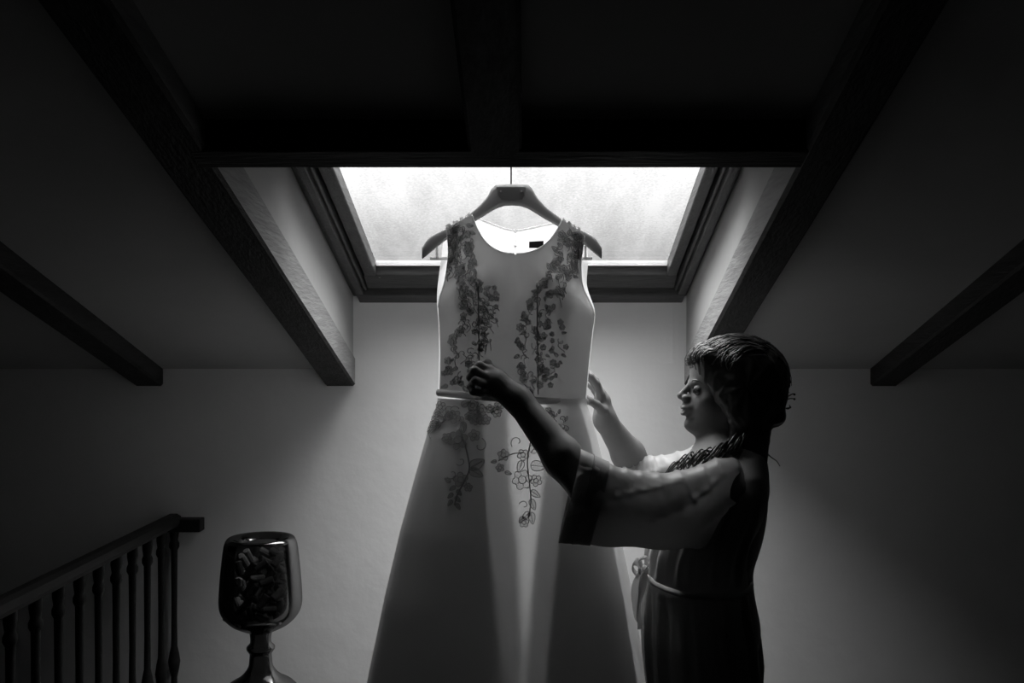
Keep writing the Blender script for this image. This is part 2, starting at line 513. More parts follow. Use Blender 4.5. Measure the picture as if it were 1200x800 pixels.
# one transparent surface: keep only the lower face of the pane plus its edges
o = mesh('pane', mb.V, [(0, 3, 2, 1)], M['glass'], win)
# corner screws of the sash
for px, py in ((443, 316), (445, 324), (775, 317)):
    c = P(px, py, 2.86)
    mb = MB(); mb.tube([(c[0], c[1] - 0.006, c[2]), (c[0], c[1] + 0.012, c[2])], 0.004, 8); mb.build('screw', M['metal'], win)
# opening bar under the sash head, the dress hangs from it
HOOKY = 2.195
zbar = z_win(HOOKY) + 0.032
mb = MB(); mb.tube([(GX0 + 0.02, HOOKY, zbar), (GX1 - 0.02, HOOKY, zbar)], 0.007, 10)
bar = mb.build('control_bar', M['metal'], win, True)
for x in (GX0 + 0.06, GX1 - 0.06):
    mb = MB(); mb.box((x - 0.006, HOOKY - 0.03, zbar - 0.004), (x + 0.006, HOOKY + 0.004, zbar + 0.045)); mb.build('bar_bracket', M['metal'], bar)
# light portal in the window opening (guides the sky's own light)
ld = bpy.data.lights.new('window_portal', 'AREA'); ld.shape = 'RECTANGLE'
ld.size = GX1 - GX0; ld.size_y = math.hypot(GY1 - GY0, TAN * (GY1 - GY0)); ld.energy = 1.0
ld.cycles.is_portal = True
lo = bpy.data.objects.new('window_portal', ld); C.objects.link(lo)
yc = (GY0 + GY1) / 2
lo.location = ((GX0 + GX1) / 2, yc, z_win(yc) + a + 0.012)
lo.rotation_euler = (-math.atan(TAN), 0, 0)

# ------------------------------------------------------------------ signed-distance modelling
def sd_cone(p, a, b, r1, r2):
    a = np.asarray(a, float); b = np.asarray(b, float)
    ba = b - a
    h = np.clip(((p - a) @ ba) / max(ba @ ba, 1e-12), 0, 1)
    return np.linalg.norm(p - a - h[:, None] * ba, axis=1) - (r1 + (r2 - r1) * h)
def sd_ell(p, c, r):
    r = np.asarray(r, float); q = (p - np.asarray(c, float))
    k0 = np.linalg.norm(q / r, axis=1); k1 = np.linalg.norm(q / (r * r), axis=1)
    return k0 * (k0 - 1.0) / np.maximum(k1, 1e-9)
def smin(a, b, k):
    h = np.clip(0.5 + 0.5 * (b - a) / k, 0, 1)
    return b + (a - b) * h - k * h * (1 - h)
def smax(a, b, k):
    return -smin(-a, -b, k)

def surface_nets(fn, lo, hi, h):
    lo = np.asarray(lo, float); hi = np.asarray(hi, float)
    n = np.maximum(np.ceil((hi - lo) / h).astype(int) + 1, 3)
    ax = [lo[i] + h * np.arange(n[i]) for i in range(3)]
    G = np.stack(np.meshgrid(*ax, indexing='ij'), -1).reshape(-1, 3)
    D = np.concatenate([fn(G[i:i + 200000]) for i in range(0, len(G), 200000)]).reshape(n)
    S = D < 0
    cells = n - 1
    cs = np.zeros(cells, int)
    for dx in (0, 1):
        for dy in (0, 1):
            for dz in (0, 1):
                cs += S[dx:dx+cells[0], dy:dy+cells[1], dz:dz+cells[2]]
    act = (cs > 0) & (cs < 8)
    idx = -np.ones(cells, int)
    I = np.argwhere(act)
    idx[tuple(I.T)] = np.arange(len(I))
    acc = np.zeros((len(I), 3)); cnt = np.zeros(len(I))
    corners = [(x, y, z) for x in (0, 1) for y in (0, 1) for z in (0, 1)]
    for c1 in corners:
        for k in range(3):
            if c1[k]: continue
            c2 = list(c1); c2[k] = 1
            d1 = D[I[:,0]+c1[0], I[:,1]+c1[1], I[:,2]+c1[2]]
            d2 = D[I[:,0]+c2[0], I[:,1]+c2[1], I[:,2]+c2[2]]
            m = (d1 < 0) != (d2 < 0)
            t = np.where(m, d1 / np.where(m, d1 - d2, 1), 0)
            q = np.tile(np.array(c1, float), (len(I), 1)); q[:, k] += t
            acc[m] += q[m]; cnt[m] += 1
    V = lo + h * (I + acc / cnt[:, None])
    Fc = []
    for k in range(3):
        a, b = [(1, 2), (2, 0), (0, 1)][k]
        sl = [slice(None)] * 3
        s1 = list(sl); s1[k] = slice(0, n[k] - 1)
        s2 = list(sl); s2[k] = slice(1, n[k])
        X = S[tuple(s1)] != S[tuple(s2)]
        E = np.argwhere(X)
        ok = (E[:, a] > 0) & (E[:, b] > 0) & (E[:, a] < n[a] - 1) & (E[:, b] < n[b] - 1)
        E = E[ok]
        def cell(da, db):
            Q = E.copy(); Q[:, a] += da; Q[:, b] += db
            return idx[tuple(Q.T)]
        q = np.stack([cell(-1, -1), cell(0, -1), cell(0, 0), cell(-1, 0)], 1)
        inside = S[tuple(E.T)]
        q[~inside] = q[~inside][:, ::-1]
        Fc.append(q[(q >= 0).all(1)])
    return V, np.concatenate(Fc)

# ------------------------------------------------------------------ hanger
HY = 2.2
hang = thing('clothes_hanger', 'grey plastic clothes hanger with broad shoulders, holding up the wedding dress', 'hanger', tuple(P(600, 300, HY)))
top = spline([(495,290),(505,277),(530,264),(556,246),(570,232),(576,222),(581,217)], 40)
top = np.vstack([top, [(600, 216)], [(1200 - x_ + 0, y_) for x_, y_ in top[::-1]]])
bot = spline([(495,303),(520,283),(545,266),(562,256),(580,245),(591,241)], 40)
bot = np.vstack([bot, [(600, 240.5)], [(1200 - x_, y_) for x_, y_ in bot[::-1]]])
V, n = [], len(top)
for i in range(n):
    w = 0.0095
    t_, b_ = P(*top[i], HY), P(*bot[i], HY)
    mid_t, mid_b = t_ * .8 + b_ * .2, t_ * .2 + b_ * .8
    for q, d in ((t_, -w*.6), (mid_t, -w), (mid_b, -w), (b_, -w*.6), (b_, w*.6), (mid_b, w), (mid_t, w), (t_, w*.6)):
        V.append(q + np.array([0, d, 0]))
Fc = grid_faces(n, 8, True) + [tuple(range(7, -1, -1)), tuple((n-1)*8+k for k in range(8))]
mesh('hanger_body', V, Fc, M['hanger'], hang, True)
mb = MB()   # badge plate
pl = [(582,220),(616,220),(614.5,230),(611,235),(600,236),(588,235),(584,230)]
V = [P(*q, HY) + np.array([0, -0.0115, 0]) for q in pl] + [P(*q, HY) + np.array([0, -0.008, 0]) for q in pl]
k = len(pl)
mesh('badge_plate', V, [tuple(range(k))] + [(i, (i+1) % k, (i+1) % k + k, i + k) for i in range(k)], M['hanger'], hang)
for px in (587, 611):
    c = P(px, 225, HY); mb = MB(); mb.tube([c + (0, -0.014, 0), c + (0, -0.008, 0)], 0.0022, 8); mb.build('rivet', M['clear'], hang)
c = P(599, 217, HY)
zt = zbar + 0.0095
arc = [np.array([c[0], HY, z]) for z in np.linspace(c[2] - 0.003, zbar - 0.006, 8)]
rr = 0.0095
arc = arc[:-1] + [np.array([c[0], HOOKY + rr * math.cos(t) , zbar + rr * math.sin(t)]) for t in np.linspace(-0.2, math.pi + 0.5, 16)]
mb = MB(); mb.tube(arc, 0.0018, 8); mb.build('hook', M['metal'], hang, True)
for px, s in ((508, 1), (690, -1)):
    mb = MB()
    mb.tube([P(px - 4 * s, 303, HY), P(px + 18 * s, 303, HY)], 0.0035, 8)
    mb.tube([P(px + 4 * s, 288, HY), P(px + 4 * s, 304, HY)], 0.0028, 8)
    mb.build('clip', M['clear'], hang, True)

# ------------------------------------------------------------------ wedding dress
DY = 2.20
dress = thing('wedding_dress', 'sleeveless white satin wedding dress with lace appliques, hanging under the skylight', 'dress', tuple(P(600, 300, DY)))

def half_panel(outer, medial, Dv, sign, nv=60, nu=26, dent=None):
    O = spline(outer, nv)
    # neckline as one smooth curve that is level at the centre line, then straight down the centre
    m3 = medial[3]
    fine = spline(list(medial[:5]) + [(2 * 604 - m3[0], m3[1])], 501)
    Md = np.array([fine[int(round(100 * u))] if u <= 4 else [604, np.interp(u, range(8), [m[1] for m in medial])] for u in np.linspace(0, 7, nv)])
    ys = np.arange(240, 485)
    Dy = np.interp(ys, [252 + 215 * d[0] for d in Dv], [d[1] for d in Dv])
    ker = np.exp(-(np.arange(-30, 31) / 12.0) ** 2); ker /= ker.sum()
    Dy = np.convolve(np.pad(Dy, 30, mode='edge'), ker, mode='valid')
    V = []
    for i in range(nv):
        v = i / (nv - 1)
        for j in range(nu):
            u = j / (nu - 1)
            q = O[i] * (1 - u) + Md[i] * u
            xc = 604
            hw = max(abs(O[i][0] - xc), 40)
            t = min(abs(q[0] - xc) / hw, 1)
            D = np.interp(q[1], ys, Dy)
            dy = D * (1 - t ** 2.6)
            dy = max(dy, 0.0135 * min(1, max(0, (.42 - v) / .12)))
            if dent:
                dy += dent(q[0], q[1], v)
            Y = DY + sign * dy
            V.append(P(q[0], q[1], Y))
    return V

front_L_out = [(523,267),(525,285),(525,303),(521,330),(514,356),(515,385),(516,420),(515,463)]
front_L_med = [(553,252),(560,269),(570,284),(585,294),(604,297),(604,350),(604,410),(604,469)]
front_R_out = [(685,276),(683,292),(681,308),(683,335),(696,366),(694,390),(690,425),(686,472)]
front_R_med = [(659,257),(651,272),(640,285),(624,294),(604,297),(604,350),(604,410),(604,469)]
Dfront = [(0, 0.030), (0.2, 0.050), (0.5, 0.082), (0.7, 0.085), (1, 0.06)]
def bust(x, y, v):
    d = 0.0
    for bx_, by_ in ((556, 335), (650, 340)):
        d += 0.02 * math.exp(-((x - bx_) / 26) ** 2 - ((y - by_) / 38) ** 2)
    # princess seams pulled in
    for sx in (561 + (y - 340) * 0.0, 630 + (y - 340) * 0.0):
        if y > 320:
            d -= 0.006 * math.exp(-((x - sx) / 5.0) ** 2) * min(1, (y - 320) / 30)
    # soft pulls running from the straps
    d += 0.004 * math.sin((x * 0.8 + y * 0.35) / 9.0) * math.exp(-((y - 350) / 60) ** 2)
    return d
VL = half_panel(front_L_out, front_L_med, Dfront, -1, dent=bust)
VR = half_panel(front_R_out, front_R_med, Dfront, -1, dent=bust)
FL = [f for f in grid_faces(60, 26)]
FR = [tuple(i + len(VL) for i in f[::-1]) for f in grid_faces(60, 26)]
bod = mesh('bodice_front', VL + VR, FL + FR, M['bodice'], dress, True)
bvh_src_V, bvh_src_F = [tuple(v) for v in VL + VR], FL + FR
back_L_out = [(523,267),(519,285),(517,303),(514,325),(512,350),(514,385),(514,420),(513,463)]
back_L_med = [(553,253),(566,258),(578,263),(592,268),(604,270),(604,340),(604,410),(604,466)]
back_R_out = [(685,276),(688,292),(689,308),(688,335),(697,364),(695,390),(691,425),(687,472)]
back_R_med = [(659,258),(650,261),(636,264),(618,268),(604,270),(604,340),(604,410),(604,466)]
Dback = [(0, 0.03), (0.15, 0.05), (0.5, 0.085), (0.75, 0.08), (1, 0.06)]
BL = half_panel(back_L_out, back_L_med, Dback, 1)
BR = half_panel(back_R_out, back_R_med, Dback, 1)
weld(bod); weld(mesh('bodice_back', BL + BR, FL + FR, M['satin'], dress, True))
# soft cups sewn inside the front
for bx_, by_ in ((556, 340), (646, 345)):
    V = []
    for r_ in np.linspace(0.03, 1, 9):
        for k in range(24):
            a_ = 2 * math.pi * k / 24
            V.append(P(bx_ + 21 * r_ * math.cos(a_), by_ + 40 * r_ * math.sin(a_), DY - 0.085 * (1 - (abs(bx_ - 604) / 90) ** 2.6) - 0.018 * (1 - r_ * r_) + 0.034))
    mesh('bust_cup', V, grid_faces(9, 24, True), M['lining'], dress, True)
# neckline and armhole binding
def on_front(pts_px, n, off=0.0):
    pass
mb = MB()
nv, nu = 60, 26
for Vv in (VL, VR):
    mb = MB(); mb.tube([Vv[i*nu + nu-1] for i in range(0, 34)], 0.0014, 6); mb.build('neckline_binding', M['satin'], dress, True)
mb = MB()
for Vv in (BL, BR):
    mb = MB(); mb.tube([Vv[i*nu + nu-1] for i in range(0, 34)], 0.0022, 6); mb.build('back_neck_binding', M['satin'], dress, True)
for Vv, nm in ((VL, 'armhole_binding'), (VR, 'armhole_binding')):
    mb = MB(); mb.tube([Vv[i*nu] for i in range(0, 36)], 0.0014, 6); mb.build(nm, M['satin'], dress, True)
# princess seams
for sx in (561, 630):
    mb = MB(); pts = []
    tree0 = BVHTree.FromPolygons(bvh_src_V, bvh_src_F)
    for y in np.linspace(330, 462, 24):
        d = Vector(P(sx + (y - 400) * 0.01, y, 1) - np.array([0, 0, EYE])).normalized()
        hit = tree0.ray_cast(Vector((0, 0, EYE)), d)
        if hit[0]: pts.append(np.array(hit[0]) + (0, -0.0012, 0))
    mb.tube(pts, 0.0016, 6); mb.build('seam', M['lace'], dress, True)
# zipper and neck label on the back
zp = [BL[i*nu + nu-1] for i in range(34, 48)]
mb = MB(); mb.tube([np.array(q) + (0, -0.003, 0) for q in zp], 0.0036, 6)
zipo = mb.build('zipper', M['tulle'], dress, True)
for q in zp[::2]:
    mb = MB(); mb.box(np.array(q) + (-0.003, -0.007, -0.0018), np.array(q) + (0.003, -0.004, 0.0018)); mb.build('zipper_tooth', M['clear'], zipo)
la = [P(620, 283, DY + 0.040), P(637, 282, DY + 0.036), P(637, 290.5, DY + 0.036), P(620, 290.5, DY + 0.040)]
V = la + [q + (0, 0.0015, 0) for q in la]
mesh('size_label', V, [(0,1,2,3),(7,6,5,4),(0,4,5,1),(1,5,6,2),(2,6,7,3),(3,7,4,0)], M['black'], dress)

# skirt
SK = [  # py, left, right, half depth, centre distance
 (464, 513, 687, 0.062, 2.20), (474, 512, 688, 0.064, 2.20), (490, 506, 693, 0.080, 2.20), (510, 500, 699, 0.10, 2.205), (560, 486, 711, 0.13, 2.21),
 (620, 470, 725, 0.165, 2.22), (700, 452, 741, 0.205, 2.245), (800, 433, 757, 0.24, 2.285), (900, 417, 752, 0.25, 2.31), (1000, 402, 744, 0.26, 2.33)]
NPHI, NR = 240, 110
def fold(phi, py):
    A = np.interp(py, [464, 500, 600, 800, 1000], [0.0, 0.012, 0.035, 0.07, 0.09])
    f = 0.55 * math.cos(9 * phi + 0.6) + 0.45 * math.cos(14 * phi + 2.1) * 0.6
    # broad inverted pleat at the centre front
    d = (phi + math.pi / 2 - 0.04)
    c = math.exp(-(d / 0.16) ** 2)
    return 1 + A * (0.35 * f) * (1 - c) - A * 0.55 * c
def skirt_pt(phi, py, inset=0.0):
    L_, R_ = interp(py, SK, 1), interp(py, SK, 2)
    dpt, yc_ = interp(py, SK, 3), interp(py, SK, 4)
    s = fold(phi, py)
    edge = abs(math.cos(phi)) ** 3
    s = s * (1 - edge) + edge * 1.0
    z = EYE + (CY - py) / F * DY
    xa, xb = (L_ - CX) / F * yc_, (R_ - CX) / F * yc_
    return np.array([(xa + xb) / 2 + ((xb - xa) / 2 - inset) * s * math.cos(phi), yc_ + (dpt - inset) * s * math.sin(phi), z])
V = []
for i in range(NR):
    py = 466 + (1000 - 466) * (i / (NR - 1))
    for j in range(NPHI):
        V.append(skirt_pt(2 * math.pi * j / NPHI, py))
SF = grid_faces(NR, NPHI, True)
mesh('skirt', V, SF, M['satin'], dress, True)
b0 = len(bvh_src_V)
bvh_src_V += [tuple(v) for v in V]; bvh_src_F += [tuple(i + b0 for i in f) for f in SF]
mb = MB(); mb.tube([V[(NR-1)*NPHI + j] for j in range(NPHI)], 0.003, 6, True); mb.build('hem', M['satin'], dress, True)

def lining(name, el, er, inset, y0, y1):
    """inner lining panels hanging inside the front of the skirt, open between the edges el(py), er(py)"""
    n, mcol = 60, 40
    for side in (0, 1):
        V = []
        for i in range(n):
            py = y0 + (y1 - y0) * i / (n - 1)
            L_, R_ = interp(py, SK, 1), interp(py, SK, 2)
            xc, hw = (L_ + R_) / 2, (R_ - L_) / 2
            e = (el, er)[side](py)
            pe = -math.acos(max(-1, min(1, (e - xc) / hw)))
            far = -math.pi * 1.02 if side == 0 else -0.42
            for j in range(mcol):
                V.append(skirt_pt(pe + (far - pe) * j / (mcol - 1), py, inset))
        mesh(name, V, grid_faces(n, mcol), M['lining'], dress, True)
lining('lining', lambda y: np.interp(y, [480, 560, 600, 800, 1000], [568, 571, 575, 597, 608]), lambda y: np.interp(y, [480, 560, 600, 800, 1000], [662, 660, 655, 634, 620]), 0.004, 467, 980)
lining('petticoat', lambda y: np.interp(y, [480, 560, 620, 730, 800, 1000], [596, 600, 608, 614, 610, 606]), lambda y: np.interp(y, [480, 560, 620, 735, 800, 1000], [642, 636, 628, 616, 613, 610]), 0.008, 467, 960)

# waist ribbon, following the waist right round
def waist_pt(phi, k, off):
    py = 465.5 + 5.5 * math.cos(phi) * 1.0 + k
    x0 = (513 + 688) / 2; hw = 86.5
    xx = x0 + hw * math.cos(phi)
    D = 0.062 + off
    t = abs(math.cos(phi))
    Y = DY + math.copysign(D * (1 - t ** 2.6) ** 1.0, math.sin(phi))
    q = P(xx, py, DY); q[1] = Y; q[0] += math.copysign(off, math.cos(phi)) * t
    return q
V = []
nW = 120
for k in range(nW):
    phi = 2 * math.pi * k / nW
    for kk, off in ((-4.2, 0.002), (-3.0, 0.005), (0, 0.006), (2.6, 0.005), (4, 0.002)):
        V.append(waist_pt(phi, kk, off))
rib = mesh('waist_ribbon', V, [(k*5+c, ((k+1) % nW)*5+c, ((k+1) % nW)*5+c+1, k*5+c+1) for k in range(nW) for c in range(4)], M['ribbon'], dress, True)
mb = MB()
q0, q1 = waist_pt(-1.95, -3, 0.009), waist_pt(-1.62, 5, 0.009)
a_, b_ = waist_pt(-1.95, 3, 0.009), waist_pt(-1.62, -2, 0.009)
mb.hexa([q0, b_, b_ + (0, .003, 0), q0 + (0, .003, 0), a_, q1, q1 + (0, .003, 0), a_ + (0, .003, 0)])
mb.build('ribbon_end', M['ribbon'], rib)

# ---- lace: corded motifs laid on the satin
tree = BVHTree.FromPolygons(bvh_src_V, bvh_src_F)
def on_dress(px, py, off=0.0015):
    d = Vector(P(px, py, 1) - np.array([0, 0, EYE])).normalized()
    h = tree.ray_cast(Vector((0, 0, EYE)), d)
    if h[0] is None:
        return None
    n_ = h[1] if h[1].dot(d) < 0 else -h[1]
    return np.array(h[0] + n_ * off)
def lay(mb, pts, r=0.0011, closed=False, n=5):
    Q = [on_dress(*p) for p in pts]
    if any(q is None for q in Q):
        Q = [q for q in Q if q is not None]; closed = False
    if len(Q) > 2:
        mb.tube(Q, r, n, closed)
def fan(mb, cx_, cy_, pts):
    Q = [on_dress(*p, 0.0008) for p in pts]; c_ = on_dress(cx_, cy_, 0.0008)
    if c_ is None or any(q is None for q in Q): return
    mb.add([c_] + Q, [(0, i + 1, (i + 1) % len(Q) + 1) for i in range(len(Q))])
class Spray:
    def __init__(s, label=None):
        s.vine = MB(); s.parts = []; s.stemmed = False
    def flower(s, x, y, r, rot=0.0, petals=5):
        mb = MB(); fl = MB()
        pts = []
        for t in np.linspace(0, 2 * math.pi, 31)[:-1]:
            rr_ = r * (0.68 + 0.32 * abs(math.cos(petals / 2 * (t + rot))))
            pts.append((x + rr_ * math.cos(t), y + rr_ * math.sin(t)))
        lay(mb, pts, 0.0009, True)
        lay(mb, [(x + .38*r*math.cos(t), y + .38*r*math.sin(t)) for t in np.linspace(0, 2*math.pi, 13)[:-1]], 0.0010, True)
        for k in range(petals):
            t = 2 * math.pi * (k + .5) / petals - rot
            lay(mb, [(x + q*r*math.cos(t), y + q*r*math.sin(t)) for q in (.4, .52, .64)], 0.0008)
        fan(fl, x, y, pts)
        s.parts.append(('lace_flower', mb, fl))
    def leaf(s, x, y, ang, L, w=0.38):
        mb = MB(); fl = MB()
        c_, s_ = math.cos(ang), math.sin(ang)
        pts = []
        for t in np.linspace(0, 2 * math.pi, 19)[:-1]:
            u = L * (0.5 - 0.5 * math.cos(t)); v = L * w * math.sin(t) * (0.7 + 0.3 * math.cos(t))
            pts.append((x + u * c_ - v * s_, y + u * s_ + v * c_))
        lay(mb, pts, 0.0009, True)
        lay(mb, [(x + q*L*c_, y + q*L*s_) for q in (.05, .35, .6, .85)], 0.0008)
        fan(fl, x + .5*L*c_, y + .5*L*s_, pts)
        s.parts.append(('lace_leaf', mb, fl))
    def curl(s, x, y, r, a0, turn=1.0):
        pts = []
        for t in np.linspace(0, 1, 20):
            rr_ = r * (1 - 0.75 * t); a = a0 + turn * 4.6 * t
            pts.append((x + rr_ * math.cos(a), y + rr_ * math.sin(a)))
        lay(s.vine, pts, 0.0010)
    def stem(s, pts, n=24, r=0.0013):
        lay(s.vine, [tuple(q) for q in spline(pts, n)], r)
    def build(s):
        if not s.vine.V:
            s.vine.tube([on_dress(600, 480), on_dress(601, 481)], 0.0005, 4)
        root = s.vine.build('lace_spray', M['lace'], dress, True)
        if not s.stemmed: root['kind'] = 'stuff'
        for nm, mb, fl in s.parts:
            if not mb.V: continue
            nF = len(mb.F)
            mb.add(fl.V, fl.F)
            o = mb.build(nm, M['lace'], root, True)
            o.data.materials.append(M['tulle'])
            for k in range(nF, len(mb.F)):
                o.data.polygons[k].material_index = 1
        return root
R_ = random.Random(3)
def scatter_spray(path, width, n, rmin, rmax):
    """a loose spray of flowers, leaves and tendrils along a path"""
    S = Spray()
    Q = spline(path, 200)
    for k in range(n):
        t = (k + R_.random() * .9) / n
        i = min(int(t * 198), 198)
        q = Q[i]; tg = Q[i + 1] - Q[i]
        ang = math.atan2(tg[1], tg[0])
        side = 1 if k % 2 else -1
        wv = width(q[1]) if callable(width) else width
        off = side * wv * R_.random() ** .8
        x, y = q[0] - math.sin(ang) * off, q[1] + math.cos(ang) * off
        u = R_.random()
        if u < 0.34:
            S.flower(x, y, rmin + (rmax - rmin) * R_.random(), R_.random() * 2, R_.choice((5, 5, 6)))
        elif u < 0.62:
            S.leaf(x, y, ang + side * R_.uniform(.2, 2.2), (rmin + rmax) * (0.6 + .5 * R_.random()))
        else:
            S.curl(x, y, (rmin + rmax) * R_.uniform(.4, .7), R_.random() * 6, side)
            S.stem([(x, y), (x + R_.uniform(-5, 5), y + R_.uniform(3, 7)), (x + R_.uniform(-5, 5), y + R_.uniform(8, 13))], 9, 0.0008)
    S.build()
# straps and bust
scatter_spray([(539,264),(540,290),(546,320),(552,345)], 13, 60, 3.0, 6.0)
scatter_spray([(532,277),(530,300),(530,325)], 6, 16, 2.5, 4.5)
scatter_spray([(671,270),(666,295),(656,320),(640,345)], 14, 62, 3.0, 6.0)
scatter_spray([(677,284),(672,305),(668,330)], 6, 16, 2.5, 4.5)
# bands down the princess seams
scatter_spray([(554,340),(556,365),(550,395),(542,425),(534,455)], lambda y: 15 if y < 380 else 18, 64, 3.0, 5.8)
scatter_spray([(640,340),(628,370),(622,400),(626,430),(632,458)], lambda y: 15 if y < 400 else 17, 70, 2.8, 5.6)
scatter_spray([(576,335),(578,360),(572,385),(566,412)], 6, 20, 2.8, 4.6)
scatter_spray([(650,375),(655,410),(645,440)], 9, 18, 2.8, 4.6)
# waist, left and right
scatter_spray([(514,480),(530,484),(550,482),(570,484),(588,480)], 8, 15, 4.5, 7.5)
scatter_spray([(504,506),(510,494),(518,486)], 6, 7, 3.5, 5.5)
scatter_spray([(640,486),(652,492),(666,496)], 8, 12, 2.6, 4.6)
# left spray of the skirt
S = Spray()
S.stem([(538,500),(546,525),(550,548),(545,562),(536,580),(533,592)], 40, 0.0016)
S.flower(537, 515, 12, 0.3, 6); S.flower(524, 513, 6, 1.0); S.flower(556, 510, 7, .5); S.flower(533, 488, 8, .8); S.flower(556, 488, 9, .1, 6)
S.leaf(543, 494, 1.5, 13); S.leaf(551, 548, -.5, 19, .45); S.leaf(551, 550, .5, 17, .42)
S.curl(562, 522, 9, -1.2, 1.0); S.curl(540, 540, 6, 2.5, -1); S.curl(530, 555, 7, 2.6, -1)
S.flower(540, 562, 9, .4); S.flower(549, 571, 5, .2)
for x, y, a_ in ((534,570,2.6),(531,578,2.4),(530,586,2.2),(536,574,.9),(534,582,.8),(535,590,1.0),(528,565,-2.5)): S.leaf(x, y, a_, 8)
S.build()
# right spray of the skirt
S = Spray()
S.stem([(622,515),(618,540),(620,562),(622,585),(620,605)], 40, 0.0014)
S.stem([(584,540),(600,532),(614,530)], 14, 0.0013)
S.curl(606, 518, 8, 2.4, 1.0); S.flower(590, 533, 7, .3); S.leaf(582, 540, 2.9, 7); S.flower(586, 548, 5, .6); S.leaf(592, 553, .3, 8)
S.flower(613, 533, 7, .9); S.leaf(622, 530, -.9, 15, .45); S.leaf(622, 545, .1, 18, .45); S.leaf(612, 540, 1.9, 14); S.flower(630, 522, 6, .2)
S.flower(612, 562, 12, .2, 6); S.flower(628, 563, 7, .8); S.leaf(622, 575, .6, 13); S.leaf(622, 585, 1.2, 13); S.curl(614, 592, 6, 3.4, 1.0)
S.leaf(620, 600, 2.3, 12); S.flower(614, 612, 6, .3); S.leaf(622, 600, 1.4, 14); S.leaf(613, 605, 2.1, 9)
S.build()
# petals standing up along the strap tops
for (xa, ya, xb, yb) in ((523, 267, 553, 252), (660, 258, 686, 276)):
    mb = MB()
    for k in range(16):
        t = (k + R_.random() * .6) / 16
        c = P(xa + (xb - xa) * t, ya + (yb - ya) * t, DY - 0.012 + R_.uniform(-.006, .012))
        w, h_ = R_.uniform(.003, .005), R_.uniform(.004, .009)
        tilt = R_.uniform(-.005, .005)
        mb.add([c + (-w, 0, -.004), c + (w, .002, -.004), c + (w*.8 + tilt, .003, h_*.6), c + (tilt, .001, h_), c + (-w*.8 + tilt, -.001, h_*.6)], [(0, 1, 2, 3, 4)])
    o = mb.build('strap_petals', M['lace'], dress); o['kind'] = 'stuff'

# ------------------------------------------------------------------ person
person = thing('person', 'person with dark pinned-up hair in a light satin robe, reaching both hands to the dress', 'person', (0.43, 2.15, 0))
HYC = 2.17
def H(px, py, lat=0.0):          # a point on the head; lat > 0 is away from the camera
    q = P(px, py, HYC); q[1] += lat
    return q
K = HYC / F                       # metres per pixel at the head
def head_sdf(p):
    d = sd_ell(p, H(866, 447), (56*K, .074, 49*K))
    d = smin(d, sd_ell(p, H(838, 440), (28*K, .060, 33*K)), .015)          # forehead
    d = smin(d, sd_ell(p, H(835, 474), (28*K, .052, 33*K)), .015)          # mid face
    for s in (-1, 1):
        d = smin(d, sd_ell(p, H(827, 469, s*.036), (12*K, .021, 12*K)), .012)      # cheek
        d = smin(d, sd_cone(p, H(866, 478, s*.055), H(818, 497, s*.014), .016, .0145), .02)   # jaw
        d = smin(d, sd_cone(p, H(813.5, 448, s*.028), H(810.5, 448.5, s*.012), .0065, .006), .008)   # brow
    d = smin(d, sd_ell(p, H(812, 497), (10.5*K, .018, 9*K)), .012)       # chin
    for s in (-1, 1):
        d = smax(d, -sd_ell(p, H(809.5, 457, s*.030), (6*K, .013, 5.5*K)), .008)  # eye hollows
    d = smin(d, sd_cone(p, H(813, 446), H(797.6, 463.0), .0058, .0068), .008)        # nose bridge
    d = smin(d, sd_cone(p, H(797.8, 464), H(806, 467), .0066, .0085), .005)        # tip
    for s in (-1, 1):
        d = smin(d, sd_ell(p, H(804, 466, s*.0105), (6*K, .0065, 4.5*K)), .004)   # nostril wings
        d = smax(d, -sd_ell(p, H(803, 470.5, s*.006), (3*K, .0025, 1.6*K)), .002)
    d = smin(d, sd_ell(p, H(806, 478), (7.5*K, .022, 9*K)), .010)           # muzzle
    d = smin(d, sd_ell(p, H(800.6, 477), (3.4*K, .017, 2.6*K)), .003)       # upper lip
    d = smin(d, sd_ell(p, H(801.0, 484), (3.8*K, .0155, 2.9*K)), .003)       # lower lip
    d = smax(d, -sd_ell(p, H(797.5, 480.4), (5*K, .02, .8*K)), .002)         # mouth line
    for s in (-1, 1):                                                      # ears
        d = smin(d, sd_ell(p, H(866, 462, s*.074), (8*K, .008, 14*K)), .006)
        # eyelids
        d = smin(d, sd_ell(p, H(815.8, 455.0, s*.030), (5.2*K, .0130, 4.9*K)), .002)
    return d
def neck_sdf(p):
    d = sd_cone(p, H(858, 488), H(866, 545), .047, .052)
    return smin(d, sd_cone(p, H(846, 500), H(852, 535), .03, .034), .02)
SH_N, EL_N, WR_N = P(852, 580, 2.05), P(694, 580, 1.985), P(607, 468, 2.045)
SH_F, EL_F, WR_F = P(846, 568, 2.28), P(752, 556, 2.44), P(709, 492, 2.335)
def arm_n(p):
    d = sd_cone(p, SH_N, EL_N, .040, .036)
    d = smin(d, sd_cone(p, EL_N, EL_N * .62 + WR_N * .38, .036, .039), .02)
    return smin(d, sd_cone(p, EL_N * .62 + WR_N * .38, WR_N, .039, .0270), .02)
def arm_f(p):
    d = sd_cone(p, SH_F, EL_F, .044, .037)
    d = smin(d, sd_cone(p, EL_F, EL_F * .62 + WR_F * .38, .037, .038), .02)
    return smin(d, sd_cone(p, EL_F * .62 + WR_F * .38, WR_F, .038, .025), .02)
def finger(p, d, pts, r0, r1, k=.004):
    n = len(pts) - 1
    for i in range(n):
        ra, rb = r0 + (r1 - r0) * i / n, r0 + (r1 - r0) * (i + 1) / n
        e = sd_cone(p, pts[i], pts[i + 1], ra, rb)
        d = smin(d, e, k if i else .008) if d is not None else e
    return d
ZN = -0.045
